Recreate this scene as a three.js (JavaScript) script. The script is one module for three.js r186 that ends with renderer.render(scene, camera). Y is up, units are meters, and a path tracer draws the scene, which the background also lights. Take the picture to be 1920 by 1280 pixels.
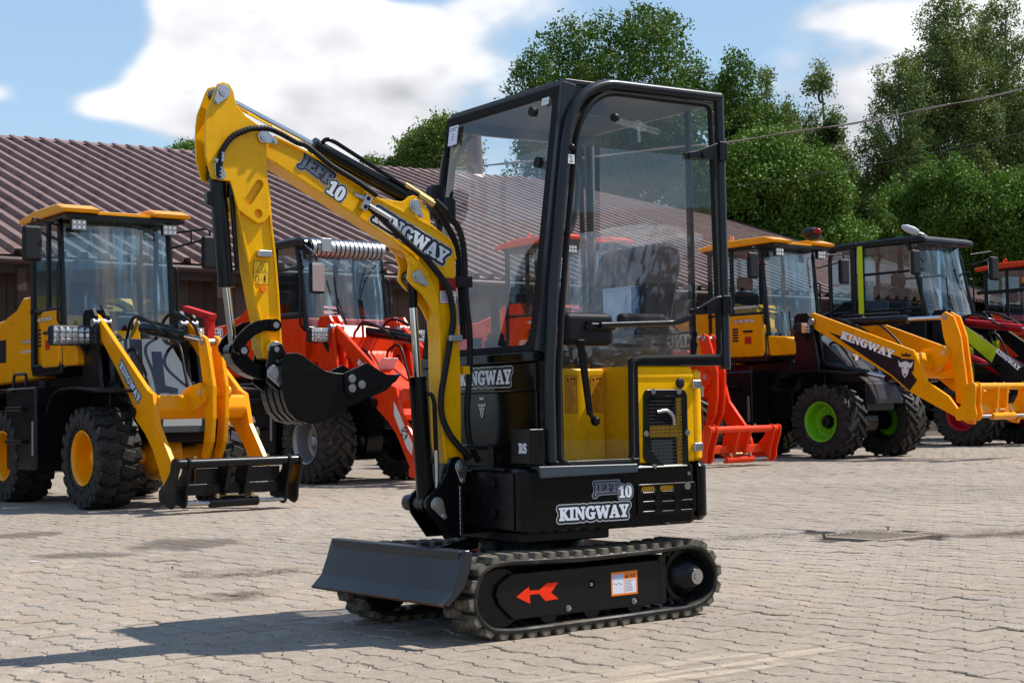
import * as THREE from 'three';
import { mergeGeometries, toCreasedNormals } from 'three/addons/utils/BufferGeometryUtils.js';
import { RoundedBoxGeometry } from 'three/addons/geometries/RoundedBoxGeometry.js';

const scene = new THREE.Scene();
// ---------------------------------------------------------------- camera
const camera = new THREE.PerspectiveCamera(24.39, 1.5, 0.1, 600);
camera.position.set(0, 0.86, 0);
camera.rotation.set(0.04417, 0, -0.01869);
camera.focus = 6.4; camera.userData.fStop = 32;
// ---------------------------------------------------------------- exposure
const renderer = new THREE.WebGLRenderer({ antialias: true });
renderer.toneMapping = THREE.LinearToneMapping;
renderer.toneMappingExposure = 1.40;
renderer.shadowMap.enabled = true;
// ---------------------------------------------------------------- sun
const SUN = new THREE.Vector3(0.533, 0.824, -0.191);
const sun = new THREE.DirectionalLight(new THREE.Color(1, 0.95, 0.87), 5);
sun.position.copy(SUN).multiplyScalar(60); sun.castShadow = true; sun.shadow.radius = 1;
Object.assign(sun.shadow.camera, { left: -50, right: 50, top: 50, bottom: -50, near: 1, far: 160 });
sun.shadow.mapSize.set(4096, 4096);
scene.add(sun); scene.add(sun.target);
// ---------------------------------------------------------------- noise
function mulberry(a) { return () => { a = (a + 0x6d2b79f5) | 0; let t = Math.imul(a ^ (a >>> 15), 1 | a); t = (t + Math.imul(t ^ (t >>> 7), 61 | t)) ^ t; return ((t ^ (t >>> 14)) >>> 0) / 4294967296; }; }
const PERM = new Uint8Array(512), VAL = new Float32Array(256);
{ const r = mulberry(7); const p = [...Array(256).keys()]; for (let i = 255; i > 0; i--) { const j = Math.floor(r() * (i + 1)); [p[i], p[j]] = [p[j], p[i]]; } for (let i = 0; i < 512; i++) PERM[i] = p[i & 255]; for (let i = 0; i < 256; i++) VAL[i] = r(); }
const sm = (t) => t * t * (3 - 2 * t), mix = (a, b, t) => a + (b - a) * t, clamp = (x, a = 0, b = 1) => Math.min(b, Math.max(a, x)), sstep = (a, b, x) => sm(clamp((x - a) / (b - a)));
function vnoise(x, y, z) {
  const ix = Math.floor(x), iy = Math.floor(y), iz = Math.floor(z), fx = sm(x - ix), fy = sm(y - iy), fz = sm(z - iz);
  const h = (a, b, c) => VAL[PERM[PERM[PERM[(ix + a) & 255] + ((iy + b) & 255)] + ((iz + c) & 255)]];
  return mix(mix(mix(h(0, 0, 0), h(1, 0, 0), fx), mix(h(0, 1, 0), h(1, 1, 0), fx), fy), mix(mix(h(0, 0, 1), h(1, 0, 1), fx), mix(h(0, 1, 1), h(1, 1, 1), fx), fy), fz);
}
function fbm(x, y, z, o = 5) { let s = 0, a = 0.5, n = 0; for (let i = 0; i < o; i++) { s += a * vnoise(x, y, z); n += a; a *= 0.5; x = x * 2.03 + 11.3; y = y * 2.03 + 5.7; z = z * 2.03 + 3.1; } return s / n; }
// ---------------------------------------------------------------- sky: blue air with cumulus clouds
function makeSky() {
  const W = 2048, H = 2048, data = new Float32Array(W * H * 4), D = 180 / Math.PI;
  const g = (x, y) => Math.exp(-(x * x + y * y));
  for (let r = 0; r < H; r++) {
    const up = ((r + 0.5) / H - 0.5) * Math.PI, y = Math.sin(up), c = Math.cos(up), el = up * D;
    const t = clamp(y), k1 = Math.exp(-t * 9), k2 = Math.exp(-t * 1.7);
    const sky = [mix(0.055, 0.37, k2) + 0.16 * k1, mix(0.15, 0.56, k2) + 0.12 * k1, mix(0.38, 0.74, k2) + 0.03 * k1];
    for (let q = 0; q < W; q++) {
      const o = (r * W + q) * 4;
      if (r < H / 2) { data[o] = 0.25; data[o + 1] = 0.24; data[o + 2] = 0.22; data[o + 3] = 1; continue; }
      const a = ((q + 0.5) / W - 0.5) * 2 * Math.PI, x = Math.cos(a) * c, z = Math.sin(a) * c;
      const az = Math.atan2(x, -z) * D;
      const f = 5.2, n = fbm(x * f + 40, y * f * 1.9 + 20, z * f + 60, 6), m = fbm(x * 17 + 3, y * 30 + 9, z * 17 + 8, 5);
      let b = 0.03 - 0.09 * sstep(25, 60, el);
      if (az > -40 && az < 40 && el < 40) {
        b += 0.34 * g((az + 6.4) / 7.2, (el - 12.6) / 4.6) + 0.12 * g((az + 9.5) / 3.6, (el - 10.6) / 2.2) - 0.50 * g((az + 17.8) / 3.6, (el - 13.4) / 3.4) - 0.24 * g((az + 14.8) / 1.7, (el - 13.6) / 3.0) + 0.34 * g((az + 18.4) / 1.5, (el - 11.3) / 0.7)
          + 0.30 * g((az + 14.6) / 1.4, (el - 11.0) / 0.6) + 0.16 * g((az + 11.2) / 1.6, (el - 13.5) / 3.0) - 0.42 * g((az + 3.4) / 1.5, (el - 15.3) / 0.7) - 0.14 * g((az - 7.0) / 2.6, (el - 13.4) / 2.0) + 0.12 * g((az - 11.4) / 1.3, (el - 13.6) / 0.6) + 0.22 * g((az - 16) / 4.4, (el - 13.0) / 4.5) + 0.10 * g((az - 11) / 5, (el - 9) / 3)
          - 0.22 * g((az + 14.5) / 4.5, (el - 9.6) / 1.1);
      }
      const m2 = fbm(x * 46 + 13, y * 70 + 2, z * 46 + 21, 4), d = n * 0.62 + m * 0.30 + m2 * 0.08 + b - 0.545, alpha = sstep(-0.05, 0.09, d) * (0.55 + 0.45 * sstep(0.0, 0.13, d));
      const lit = clamp(0.585 + (m - 0.48) * 0.75 + (m2 - 0.5) * 0.28 + sstep(0.0, 0.12, d) * 0.10 + (el < 40 ? clamp((el - 11.2) * 0.035, -0.08, 0.1) : 0), 0.40, 0.76);
      const cl = [lit * 0.98, lit * 0.985, lit * 1.03];
      for (let i = 0; i < 3; i++) data[o + i] = mix(sky[i], cl[i], alpha);
      data[o + 3] = 1;
    }
  }
  const tex = new THREE.DataTexture(data, W, H, THREE.RGBAFormat, THREE.FloatType);
  tex.mapping = THREE.EquirectangularReflectionMapping; tex.magFilter = THREE.LinearFilter; tex.minFilter = THREE.LinearFilter; tex.needsUpdate = true;
  return tex;
}
const skyTex = makeSky();
scene.background = skyTex; scene.environment = skyTex;
// ---------------------------------------------------------------- helpers
const V = (x, y, z) => new THREE.Vector3(x, y, z);
const flat = (g) => (g.index ? g.toNonIndexed() : g);
function merge(list) {
  const a = [].concat(list).flat(9).map(flat);
  for (const g of a) for (const k of Object.keys(g.attributes)) if (!['position', 'normal', 'uv'].includes(k)) g.deleteAttribute(k);
  return a.length === 1 ? a[0] : mergeGeometries(a, false);
}
function part(name, geo, mat, parent, label) {
  const m = new THREE.Mesh(Array.isArray(geo) ? merge(geo) : geo, mat);
  m.name = name; m.castShadow = m.receiveShadow = true;
  if (label) m.userData.label = label;
  (parent ?? scene).add(m); return m;
}
const taken = new Map();
const numbered = (n) => { const k = taken.get(n) ?? 0; taken.set(n, k + 1); return k ? n + '_' + String(k).padStart(3, '0') : n; };
function tag(o, label, category, group, kind) { Object.assign(o.userData, { label }); if (category) o.userData.category = category; if (group) o.userData.group = group; if (kind) o.userData.kind = kind; return o; }
function thing(name, label, category, group) { const o = new THREE.Group(); o.name = numbered(name); scene.add(o); return tag(o, label, category, group); }
function sub(name, parent) { const o = new THREE.Group(); o.name = name; parent.add(o); return o; }
function box(w, h, d, x = 0, y = 0, z = 0, r = 0) {
  const g = r ? new RoundedBoxGeometry(w, h, d, 2, Math.min(r, w / 2.01, h / 2.01, d / 2.01)) : new THREE.BoxGeometry(w, h, d);
  return g.translate(x, y, z);
}
const bx = (x0, x1, y0, y1, z0, z1, r = 0) => box(x1 - x0, y1 - y0, z1 - z0, (x0 + x1) / 2, (y0 + y1) / 2, (z0 + z1) / 2, r);
function cyl(p, q, r0, r1 = r0, seg = 20, open = false) {
  const a = V(...p), b = V(...q), d = b.clone().sub(a), L = d.length();
  const g = new THREE.CylinderGeometry(r1, r0, L, seg, 1, open);
  g.applyQuaternion(new THREE.Quaternion().setFromUnitVectors(V(0, 1, 0), d.normalize()));
  return g.translate((a.x + b.x) / 2, (a.y + b.y) / 2, (a.z + b.z) / 2);
}
const zcyl = (x, y, z0, z1, r, seg = 20) => cyl([x, y, z0], [x, y, z1], r, r, seg);
function shapeOf(pts, holes = []) {
  const s = new THREE.Shape(pts.map((p) => new THREE.Vector2(p[0], p[1])));
  for (const h of holes) s.holes.push(new THREE.Path(h.map((p) => new THREE.Vector2(p[0], p[1]))));
  return s;
}
// outline in x, y; thick from z0 to z1
function ex(pts, z0, z1, b = 0.003, holes = [], steps = 1) {
  const g = new THREE.ExtrudeGeometry(shapeOf(pts, holes), { depth: Math.max(1e-4, z1 - z0 - 2 * b), bevelEnabled: b > 0, bevelThickness: b, bevelSize: b, bevelOffset: -b, bevelSegments: 1, steps, curveSegments: 8 });
  return g.translate(0, 0, z0 + b);
}
// outline in z, y; thick from x0 to x1
function exX(pts, x0, x1, b = 0.003, holes = []) {
  const g = ex(pts.map(([z, y]) => [-z, y]), 0, x1 - x0, b, holes.map((h) => h.map(([z, y]) => [-z, y])));
  return g.rotateY(Math.PI / 2).translate(x0, 0, 0);
}
// single pane, one sheet at depth z
const sheetZ = (pts, z) => new THREE.ShapeGeometry(shapeOf(pts)).translate(0, 0, z);
// plan outline in x, z; thick from y0 to y1
function exY(pts, y0, y1, b = 0.003, holes = []) {
  const g = ex(pts.map(([x, z]) => [x, -z]), 0, y1 - y0, b, holes.map((h) => h.map(([x, z]) => [x, -z])));
  return g.rotateX(-Math.PI / 2).translate(0, y0, 0);
}
const circ = (x, y, r, n = 16, a0 = 0) => Array.from({ length: n }, (_, i) => [x + r * Math.cos(a0 - (i / n) * 2 * Math.PI), y + r * Math.sin(a0 - (i / n) * 2 * Math.PI)]);
function rrect(x0, x1, y0, y1, r, n = 4) {
  const o = []; const c = [[x1 - r, y1 - r, 0], [x0 + r, y1 - r, 1], [x0 + r, y0 + r, 2], [x1 - r, y0 + r, 3]];
  for (const [cx, cy, k] of c) for (let i = 0; i <= n; i++) { const a = (k + i / n) * Math.PI / 2; o.push([cx + r * Math.cos(a), cy + r * Math.sin(a)]); }
  return o;
}
// rounds the corners of an outline or of an open line
function fillet(pts, r, closed = true, n = 4) {
  const out = [], N = pts.length, A = pts.map((p) => new THREE.Vector3(p[0], p[1], p[2] ?? 0));
  for (let i = 0; i < N; i++) {
    if (!closed && (i === 0 || i === N - 1)) { out.push(A[i].clone()); continue; }
    const p = A[(i + N - 1) % N], c = A[i], q = A[(i + 1) % N], a = p.clone().sub(c), b = q.clone().sub(c);
    const k = Math.min(r, a.length() * 0.45, b.length() * 0.45), s = c.clone().addScaledVector(a.normalize(), k), e = c.clone().addScaledVector(b.normalize(), k);
    for (let j = 0; j <= n; j++) { const t = j / n; out.push(s.clone().multiplyScalar((1 - t) * (1 - t)).addScaledVector(c, 2 * t * (1 - t)).addScaledVector(e, t * t)); }
  }
  return out;
}
class Poly extends THREE.Curve {
  constructor(p, closed) { super(); this.p = closed ? [...p, p[0]] : p; this.l = [0]; for (let i = 1; i < this.p.length; i++) this.l.push(this.l[i - 1] + this.p[i].distanceTo(this.p[i - 1])); }
  getPoint(t, o = new THREE.Vector3()) { const L = this.l[this.l.length - 1] * clamp(t); let i = 1; while (i < this.l.length - 1 && this.l[i] < L) i++; const u = (L - this.l[i - 1]) / Math.max(1e-9, this.l[i] - this.l[i - 1]); return o.copy(this.p[i - 1]).lerp(this.p[i], clamp(u)); }
}
// round bar bent along points with filleted corners
function pipe(pts, r, bend = 0.05, seg = 8, closed = false, n = 5) {
  const p = fillet(pts, bend, closed, n), c = new Poly(p, closed);
  return new THREE.TubeGeometry(c, Math.max(4, p.length * 2), r, seg, closed);
}
function hose(pts, r, seg = 8, n = 48) { return new THREE.TubeGeometry(new THREE.CatmullRomCurve3(pts.map((p) => V(...p)), false, 'centripetal'), n, r, seg, false); }
// rings of spiral guard wrapped round a hose
function wraps(pts, r, count, w) {
  const c = new THREE.CatmullRomCurve3(pts.map((p) => V(...p)), false, 'centripetal'), out = [];
  for (let i = 0; i < count; i++) {
    const t = (i + 0.5) / count, p = c.getPointAt(t), d = c.getTangentAt(t), a = p.clone().addScaledVector(d, -w / 2), b = p.clone().addScaledVector(d, w / 2);
    out.push(cyl(a.toArray(), b.toArray(), r, r, 8));
  }
  return out;
}
// strip: profile of [offset across, height] swept straight between two points is a box; this one is a flat bar along a line in x,y
function bar(pts, t, z0, z1) {
  const up = [], dn = [];
  for (let i = 0; i < pts.length; i++) {
    const a = pts[Math.max(0, i - 1)], b = pts[Math.min(pts.length - 1, i + 1)], dx = b[0] - a[0], dy = b[1] - a[1], l = Math.hypot(dx, dy);
    up.push([pts[i][0] - dy / l * t / 2, pts[i][1] + dx / l * t / 2]); dn.push([pts[i][0] + dy / l * t / 2, pts[i][1] - dx / l * t / 2]);
  }
  return ex([...up, ...dn.reverse()], z0, z1, Math.min(0.0015, t / 4));
}
function lathe(pts, seg = 32) { return new THREE.LatheGeometry(pts.map((p) => new THREE.Vector2(p[0], p[1])), seg); }
const bolt = (x, y, z, r = 0.008, h = 0.008, dir = 1) => [cyl([x, y, z], [x, y, z + dir * h * 0.3], r * 1.35, r * 1.35, 14), cyl([x, y, z], [x, y, z + dir * h], r, r * 0.95, 6)];
// ---------------------------------------------------------------- textures
function canvasTex(w, h, draw, o = {}) {
  const c = document.createElement('canvas'); c.width = w; c.height = h; const x = c.getContext('2d'); draw(x, w, h);
  const t = new THREE.CanvasTexture(c); t.colorSpace = THREE.SRGBColorSpace; t.magFilter = THREE.LinearFilter; Object.assign(t, o); return t;
}
function noiseTex(n, fn, srgb, rep = 1) {
  const d = new Uint8Array(n * n * 4);
  for (let y = 0; y < n; y++) for (let x = 0; x < n; x++) { const c = fn(x / n, y / n), o = (y * n + x) * 4; for (let i = 0; i < 3; i++) d[o + i] = clamp(Array.isArray(c) ? c[i] : c) * 255; d[o + 3] = 255; }
  const t = new THREE.DataTexture(d, n, n); t.magFilter = THREE.LinearFilter; t.minFilter = THREE.LinearFilter; t.wrapS = t.wrapT = THREE.RepeatWrapping; t.repeat.set(rep, rep); if (srgb) t.colorSpace = THREE.SRGBColorSpace; t.needsUpdate = true; return t;
}
// noise that repeats without a seam
const tnoise = (u, v, f, o = 4, s = 0) => { let r = 0, a = 0.5, n = 0; for (let i = 0; i < o; i++) { const F = f * 2 ** i, w = (x, y) => VAL[PERM[PERM[((x % F) + F) % F & 255] + (((y % F) + F) % F + s * 37 + i * 17 & 255)]]; const x = u * F, y = v * F, ix = Math.floor(x), iy = Math.floor(y), fx = sm(x - ix), fy = sm(y - iy); r += a * mix(mix(w(ix, iy), w(ix + 1, iy), fx), mix(w(ix, iy + 1), w(ix + 1, iy + 1), fx), fy); n += a; a *= 0.55; } return r / n; };
const lin = (r, g, b) => new THREE.Color().setRGB(r, g, b);
const std = (r, g, b, roughness = 0.5, metalness = 0, o = {}) => new THREE.MeshPhysicalMaterial({ color: lin(r, g, b), roughness, metalness, specularIntensity: metalness ? 1 : 0.45, ...o });
const paint = (r, g, b, roughness = 0.35, o = {}) => new THREE.MeshPhysicalMaterial({ color: lin(r, g, b), roughness, clearcoat: 0.12, clearcoatRoughness: 0.08, specularIntensity: 0.4, ...o });
const grime = noiseTex(256, (u, v) => 0.25 + 0.6 * tnoise(u, v, 6, 6, 3), false);
const castBump = noiseTex(256, (u, v) => tnoise(u, v, 48, 3, 5), false);
const M = {
  yellow: paint(0.90, 0.455, 0.0), loaderYellow: paint(0.90, 0.335, 0.0), red: paint(0.76, 0.042, 0.003), black: paint(0.004, 0.004, 0.0045, 0.22), satin: paint(0.006, 0.0062, 0.007, 0.36),
  frameGrey: paint(0.022, 0.025, 0.03, 0.36), sillGrey: paint(0.05, 0.065, 0.08, 0.4), neon: paint(0.52, 0.60, 0.012), green: paint(0.16, 0.46, 0.012), redCyl: paint(0.36, 0.006, 0.010),
  rust: std(0.12, 0.05, 0.025, 0.85), chrome: std(0.72, 0.72, 0.72, 0.08, 1), zinc: std(0.50, 0.51, 0.52, 0.27, 1), steel: std(0.42, 0.42, 0.42, 0.4, 1), brass: std(0.55, 0.42, 0.2, 0.35, 1), silver: std(0.36, 0.37, 0.39, 0.45, 0.8),
  rubber: std(0.018, 0.017, 0.016, 0.72), hose: std(0.012, 0.012, 0.012, 0.45), seal: std(0.014, 0.014, 0.014, 0.85), plastic: std(0.014, 0.014, 0.016, 0.5), seat: std(0.02, 0.022, 0.024, 0.75),
  tyre: std(0.024, 0.022, 0.02, 0.8), dustyTyre: std(0.06, 0.05, 0.04, 0.88), bladeSteel: paint(0.035, 0.038, 0.045, 0.4), trackRubber: std(0.035, 0.032, 0.029, 0.82), lugRubber: std(0.075, 0.068, 0.057, 0.9),
  glass: new THREE.MeshPhysicalMaterial({ color: lin(0.97, 0.98, 0.98), roughness: 0.01, transmission: 1, thickness: 0, ior: 1.62 }),
  tint: new THREE.MeshPhysicalMaterial({ color: lin(0.66, 0.85, 0.92), roughness: 0.01, transmission: 1, thickness: 0, ior: 1.9 }),
  film: new THREE.MeshPhysicalMaterial({ color: lin(0.98, 0.98, 0.99), roughness: 0.02, transmission: 0.97, thickness: 0, ior: 1.7 }),
  lens: new THREE.MeshPhysicalMaterial({ color: lin(0.95, 0.95, 0.95), roughness: 0.35, transmission: 1, thickness: 0 }), reflector: std(0.8, 0.8, 0.8, 0.15, 1), amber: paint(0.8, 0.2, 0.01, 0.25), redLens: paint(0.22, 0.006, 0.006, 0.2),
  white: std(0.75, 0.75, 0.75, 0.5), orangeSticker: std(0.85, 0.22, 0.01, 0.5), redSticker: std(0.5, 0.015, 0.01, 0.5), arrow: std(0.95, 0.035, 0.004, 0.5), paper: std(0.55, 0.68, 0.80, 0.7), mirror: std(0.85, 0.85, 0.85, 0.02, 1),
};
for (const k of ['black', 'satin', 'trackRubber', 'tyre', 'bladeSteel', 'frameGrey']) { M[k].roughnessMap = grime; M[k].roughness = Math.min(1, M[k].roughness * 1.5); }
// dust, scuffs and handling marks: a mottled film with a grain of its own
const dusty = (n, lo, specks, tint, seed) => noiseTex(n, (u, v) => { const a = tnoise(u, v, 5, 6, seed), b = tnoise(u, v, 64, 3, seed + 3), k = clamp((a - 0.5) * 2.2 + (b - 0.5) * 0.9), q = 1 - lo * k - (b > 0.80 ? specks : 0); return [mix(q, tint[0], k * lo * 0.5), mix(q, tint[1], k * lo * 0.5), mix(q, tint[2], k * lo * 0.5)]; }, true);
const paintDust = dusty(512, 0.10, 0.10, [0.7, 0.66, 0.6], 11);
for (const k of ['yellow', 'loaderYellow', 'red', 'neon', 'green']) { M[k].map = paintDust; M[k].roughnessMap = grime; M[k].roughness = 0.5; }
const mud = (r, g, b, lo, seed) => noiseTex(256, (u, v) => { const a = tnoise(u, v, 7, 5, seed), c = tnoise(u, v, 40, 3, seed + 2), k = sstep(0.46, 0.72, a * 0.7 + c * 0.3); return [mix(lo, r, k), mix(lo, g, k), mix(lo * 0.97, b, k)]; }, true);
M.trackRubber.map = mud(0.30, 0.27, 0.23, 0.13, 21); M.trackRubber.color.setRGB(1, 1, 1); M.lugRubber.map = mud(0.50, 0.46, 0.39, 0.22, 23); M.lugRubber.color.setRGB(1, 1, 1); M.dustyTyre.map = mud(0.42, 0.36, 0.29, 0.2, 25); M.dustyTyre.color.setRGB(1, 1, 1); M.tyre.map = mud(0.28, 0.25, 0.22, 0.14, 27); M.tyre.color.setRGB(1, 1, 1);
M.bladeSteel.map = noiseTex(256, (u, v) => { const a = tnoise(u, v, 6, 5, 31), sc = tnoise(u * 0.25, v, 64, 2, 33); const q = 0.72 + 0.28 * a + (sc > 0.86 ? 0.22 : 0); return [q, q, q]; }, true);
M.blackCast = paint(0.003, 0.003, 0.0033, 0.30, { bumpMap: castBump, bumpScale: 0.0012 });
// lettering and stickers (flat print)
const slab = (x, text, cx, cy, size, stroke, fill, edge, rim, sx = 1) => {
  x.save(); x.translate(cx, cy); x.scale(sx, 1); x.font = '900 ' + size + 'px serif'; x.textAlign = 'center'; x.textBaseline = 'middle'; x.lineJoin = 'round'; x.miterLimit = 2;
  if (rim) { x.lineWidth = stroke * 1.35; x.strokeStyle = rim; x.strokeText(text, 0, 0); }
  if (edge) { x.lineWidth = stroke; x.strokeStyle = edge; x.strokeText(text, 0, 0); }
  x.lineWidth = size * 0.05; x.strokeStyle = fill; x.strokeText(text, 0, 0); x.fillStyle = fill; x.fillText(text, 0, 0); x.restore();
};
const grad = (x, y0, y1, a, b) => { const g = x.createLinearGradient(0, y0, 0, y1); g.addColorStop(0, a); g.addColorStop(1, b); return g; };
const TX = {
  king: canvasTex(768, 192, (x, w, h) => slab(x, 'KINGWAY', w / 2, h / 2 + 4, 132, 44, '#d9e0ea', '#0b0c10', '#aab0b8', 1.02)),
  kingWhite: canvasTex(768, 192, (x, w, h) => slab(x, 'KINGWAY', w / 2, h / 2 + 4, 132, 12, '#f4f4f2', '#191a1c', null, 1.02)),
  jeff: canvasTex(512, 224, (x, w, h) => { slab(x, 'JEFF', 190, 86, 128, 34, '#5d6678', '#14161c', '#9aa0a8', 1); slab(x, '10', 410, 134, 150, 34, '#dfe5ee', '#14161c', '#9aa0a8', 0.95); }),
  rs: canvasTex(128, 96, (x, w, h) => slab(x, 'RS', w / 2, h / 2 + 3, 84, 3, '#d6dae4', '#222', null, 0.9)),
  lukas: canvasTex(256, 80, (x, w, h) => slab(x, 'LUKAS', w / 2, h / 2 + 3, 58, 14, '#eef0f2', '#111', null, 1)),
  phone: canvasTex(512, 64, (x, w, h) => { x.font = 'bold 50px sans-serif'; x.textAlign = 'center'; x.textBaseline = 'middle'; x.lineWidth = 9; x.strokeStyle = '#6b3a08'; x.strokeText('+48 788 788 888', w / 2, h / 2); x.fillStyle = '#f1ead8'; x.fillText('+48 788 788 888', w / 2, h / 2); }),
  web: canvasTex(512, 64, (x, w, h) => { x.font = 'bold 44px serif'; x.textAlign = 'center'; x.textBaseline = 'middle'; x.fillStyle = '#e9ecef'; x.fillText('www.importerkoparek.eu', w / 2, h / 2); }),
  bull: canvasTex(192, 256, (x, w, h) => {
    x.fillStyle = '#d8d8d6'; const P = (...p) => { x.beginPath(); p.forEach((q, i) => (i ? x.lineTo(q[0] * w, q[1] * h) : x.moveTo(q[0] * w, q[1] * h))); x.closePath(); x.fill(); };
    P([.28, .14], [.22, .0], [.36, .07], [.42, .0], [.5, .08], [.58, .0], [.64, .07], [.78, .0], [.72, .14]);
    P([.08, .24], [.04, .36], [.14, .46], [.3, .46], [.42, .38], [.22, .38], [.12, .32]); P([.92, .24], [.96, .36], [.86, .46], [.7, .46], [.58, .38], [.78, .38], [.88, .32]);
    P([.42, .36], [.5, .32], [.58, .36], [.57, .62], [.5, .74], [.43, .62]); P([.16, .5], [.36, .54], [.38, .62], [.24, .62]); P([.84, .5], [.64, .54], [.62, .62], [.76, .62]);
    P([.26, .66], [.4, .68], [.44, .84], [.5, .9], [.56, .84], [.6, .68], [.74, .66], [.66, .84], [.5, 1], [.34, .84]);
  }),
  shield: canvasTex(192, 256, (x, w, h) => {
    x.fillStyle = '#1a1408'; x.beginPath(); x.moveTo(.25 * w, .14 * h); x.lineTo(.2 * w, 0); x.lineTo(.36 * w, .07 * h); x.lineTo(.5 * w, 0); x.lineTo(.64 * w, .07 * h); x.lineTo(.8 * w, 0); x.lineTo(.75 * w, .14 * h); x.fill();
    x.fillStyle = '#101114'; x.beginPath(); x.moveTo(0, .22 * h); x.lineTo(w, .22 * h); x.lineTo(w, .62 * h); x.lineTo(.5 * w, h); x.lineTo(0, .62 * h); x.fill();
    x.fillStyle = '#d4d4d0'; const P = (...p) => { x.beginPath(); p.forEach((q, i) => (i ? x.lineTo(q[0] * w, q[1] * h) : x.moveTo(q[0] * w, q[1] * h))); x.closePath(); x.fill(); };
    P([.06, .28], [.2, .38], [.35, .34], [.5, .3], [.65, .34], [.8, .38], [.94, .28], [.88, .5], [.72, .56], [.66, .78], [.5, .92], [.34, .78], [.28, .56], [.12, .5]);
    x.fillStyle = '#2a2a2c'; P([.28, .5], [.42, .56], [.36, .6]); P([.72, .5], [.58, .56], [.64, .6]); P([.42, .76], [.58, .76], [.5, .86]);
  }),
  warn: canvasTex(256, 352, (x, w, h) => {
    x.fillStyle = '#f3bd05'; x.fillRect(0, 0, w, h); x.strokeStyle = '#1c1604'; x.lineWidth = 7; x.strokeRect(5, 5, w - 10, h - 10); x.beginPath(); x.moveTo(5, h / 2); x.lineTo(w - 5, h / 2); x.stroke();
    x.lineWidth = 9; x.beginPath(); x.moveTo(w / 2, 24); x.lineTo(w - 50, h / 2 - 24); x.lineTo(50, h / 2 - 24); x.closePath(); x.stroke(); x.beginPath(); x.moveTo(110, 118); x.lineTo(140, 132); x.lineTo(124, 84); x.stroke();
    x.strokeRect(44, h / 2 + 54, 44, 90); x.fillStyle = '#1c1604'; x.fillRect(104, h / 2 + 96, 44, 8); x.beginPath(); x.arc(190, h / 2 + 42, 14, 0, 7); x.fill(); x.fillRect(172, h / 2 + 58, 36, 54); x.fillRect(174, h / 2 + 112, 13, 44); x.fillRect(193, h / 2 + 112, 13, 44);
  }),
  danger: canvasTex(192, 256, (x, w, h) => {
    x.fillStyle = '#8e1113'; x.fillRect(0, 0, w, h); x.fillStyle = '#efe9ee'; x.fillRect(8, h * .52, w - 16, h * .46); x.fillStyle = '#180506'; x.beginPath(); x.moveTo(w / 2 - 22, 84); x.lineTo(w / 2, 46); x.lineTo(w / 2 + 22, 84); x.fill(); x.fillRect(24, 96, w - 48, 18);
    x.fillStyle = '#54306a'; for (let i = 0; i < 5; i++) x.fillRect(18, h * .56 + i * 20, w - 40 - (i % 2) * 22, 9);
  }),
  info: canvasTex(256, 224, (x, w, h) => {
    x.fillStyle = '#ee7a12'; x.fillRect(0, 0, w, h); x.fillStyle = '#dfe1ea'; x.fillRect(14, 22, 108, h - 40); x.fillRect(128, 76, 114, h - 94); x.fillStyle = '#2b1704'; x.beginPath(); x.moveTo(134, 62); x.lineTo(152, 30); x.lineTo(170, 62); x.fill(); x.fillRect(180, 34, 22, 10); x.fillRect(212, 34, 22, 10); x.fillRect(180, 52, 54, 7);
    x.fillStyle = '#55565e'; for (let i = 0; i < 8; i++) x.fillRect(134, 86 + i * 14, 98 - (i * 37 % 40), 5); for (let i = 0; i < 4; i++) x.fillRect(22 + i * 22, 104 + (i % 2) * 10, 14, 10); x.fillStyle = '#a8bbd8'; x.fillRect(14, 22, 108, 52);
  }),
  label: canvasTex(160, 400, (x, w, h) => { x.fillStyle = '#d98c0a'; x.fillRect(0, 0, w, h); x.strokeStyle = '#3a2806'; x.lineWidth = 5; x.strokeRect(4, 4, w - 8, h - 8); x.strokeRect(4, 4, w - 8, 72); x.fillStyle = '#3a2806'; x.beginPath(); x.moveTo(16, 62); x.lineTo(38, 22); x.lineTo(60, 62); x.fill(); x.fillRect(78, 26, 24, 26); x.fillRect(112, 26, 28, 26); for (let i = 0; i < 13; i++) x.fillRect(18, 94 + i * 23, 124 - (i * 53 % 60), 7); }),
  sheet: canvasTex(192, 224, (x, w, h) => { x.fillStyle = '#e6e2ee'; x.fillRect(0, 0, w, h); x.fillStyle = '#3d3556'; for (let i = 0; i < 2; i++) x.fillRect(20, 24 + i * 24, 150 - i * 30, 10); for (let i = 0; i < 3; i++) x.fillRect(70 - i * 6, 96 + i * 30, 50 + i * 8, 9); }),
  eight: canvasTex(64, 72, (x, w, h) => { x.fillStyle = '#dfe0e2'; x.fillRect(0, 0, w, h); x.strokeStyle = '#16161a'; x.lineWidth = 7; x.lineCap = 'round'; x.beginPath(); x.moveTo(44, 14); x.quadraticCurveTo(14, 16, 32, 36); x.quadraticCurveTo(52, 52, 28, 60); x.quadraticCurveTo(14, 56, 22, 46); x.stroke(); }),
  tag: canvasTex(96, 64, (x, w, h) => { x.fillStyle = '#e4e2dd'; x.fillRect(0, 0, w, h); x.fillStyle = '#7d98bd'; x.fillRect(26, 26, 50, 8); }),
  stripes: canvasTex(64, 512, (x, w, h) => { x.fillStyle = '#f2b705'; x.fillRect(0, 0, w, h); x.fillStyle = '#17140c'; for (let i = -1; i < 9; i++) { x.beginPath(); x.moveTo(0, i * 62); x.lineTo(w, i * 62 + 44); x.lineTo(w, i * 62 + 76); x.lineTo(0, i * 62 + 32); x.fill(); } }),
};
const decalMat = new Map();
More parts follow.
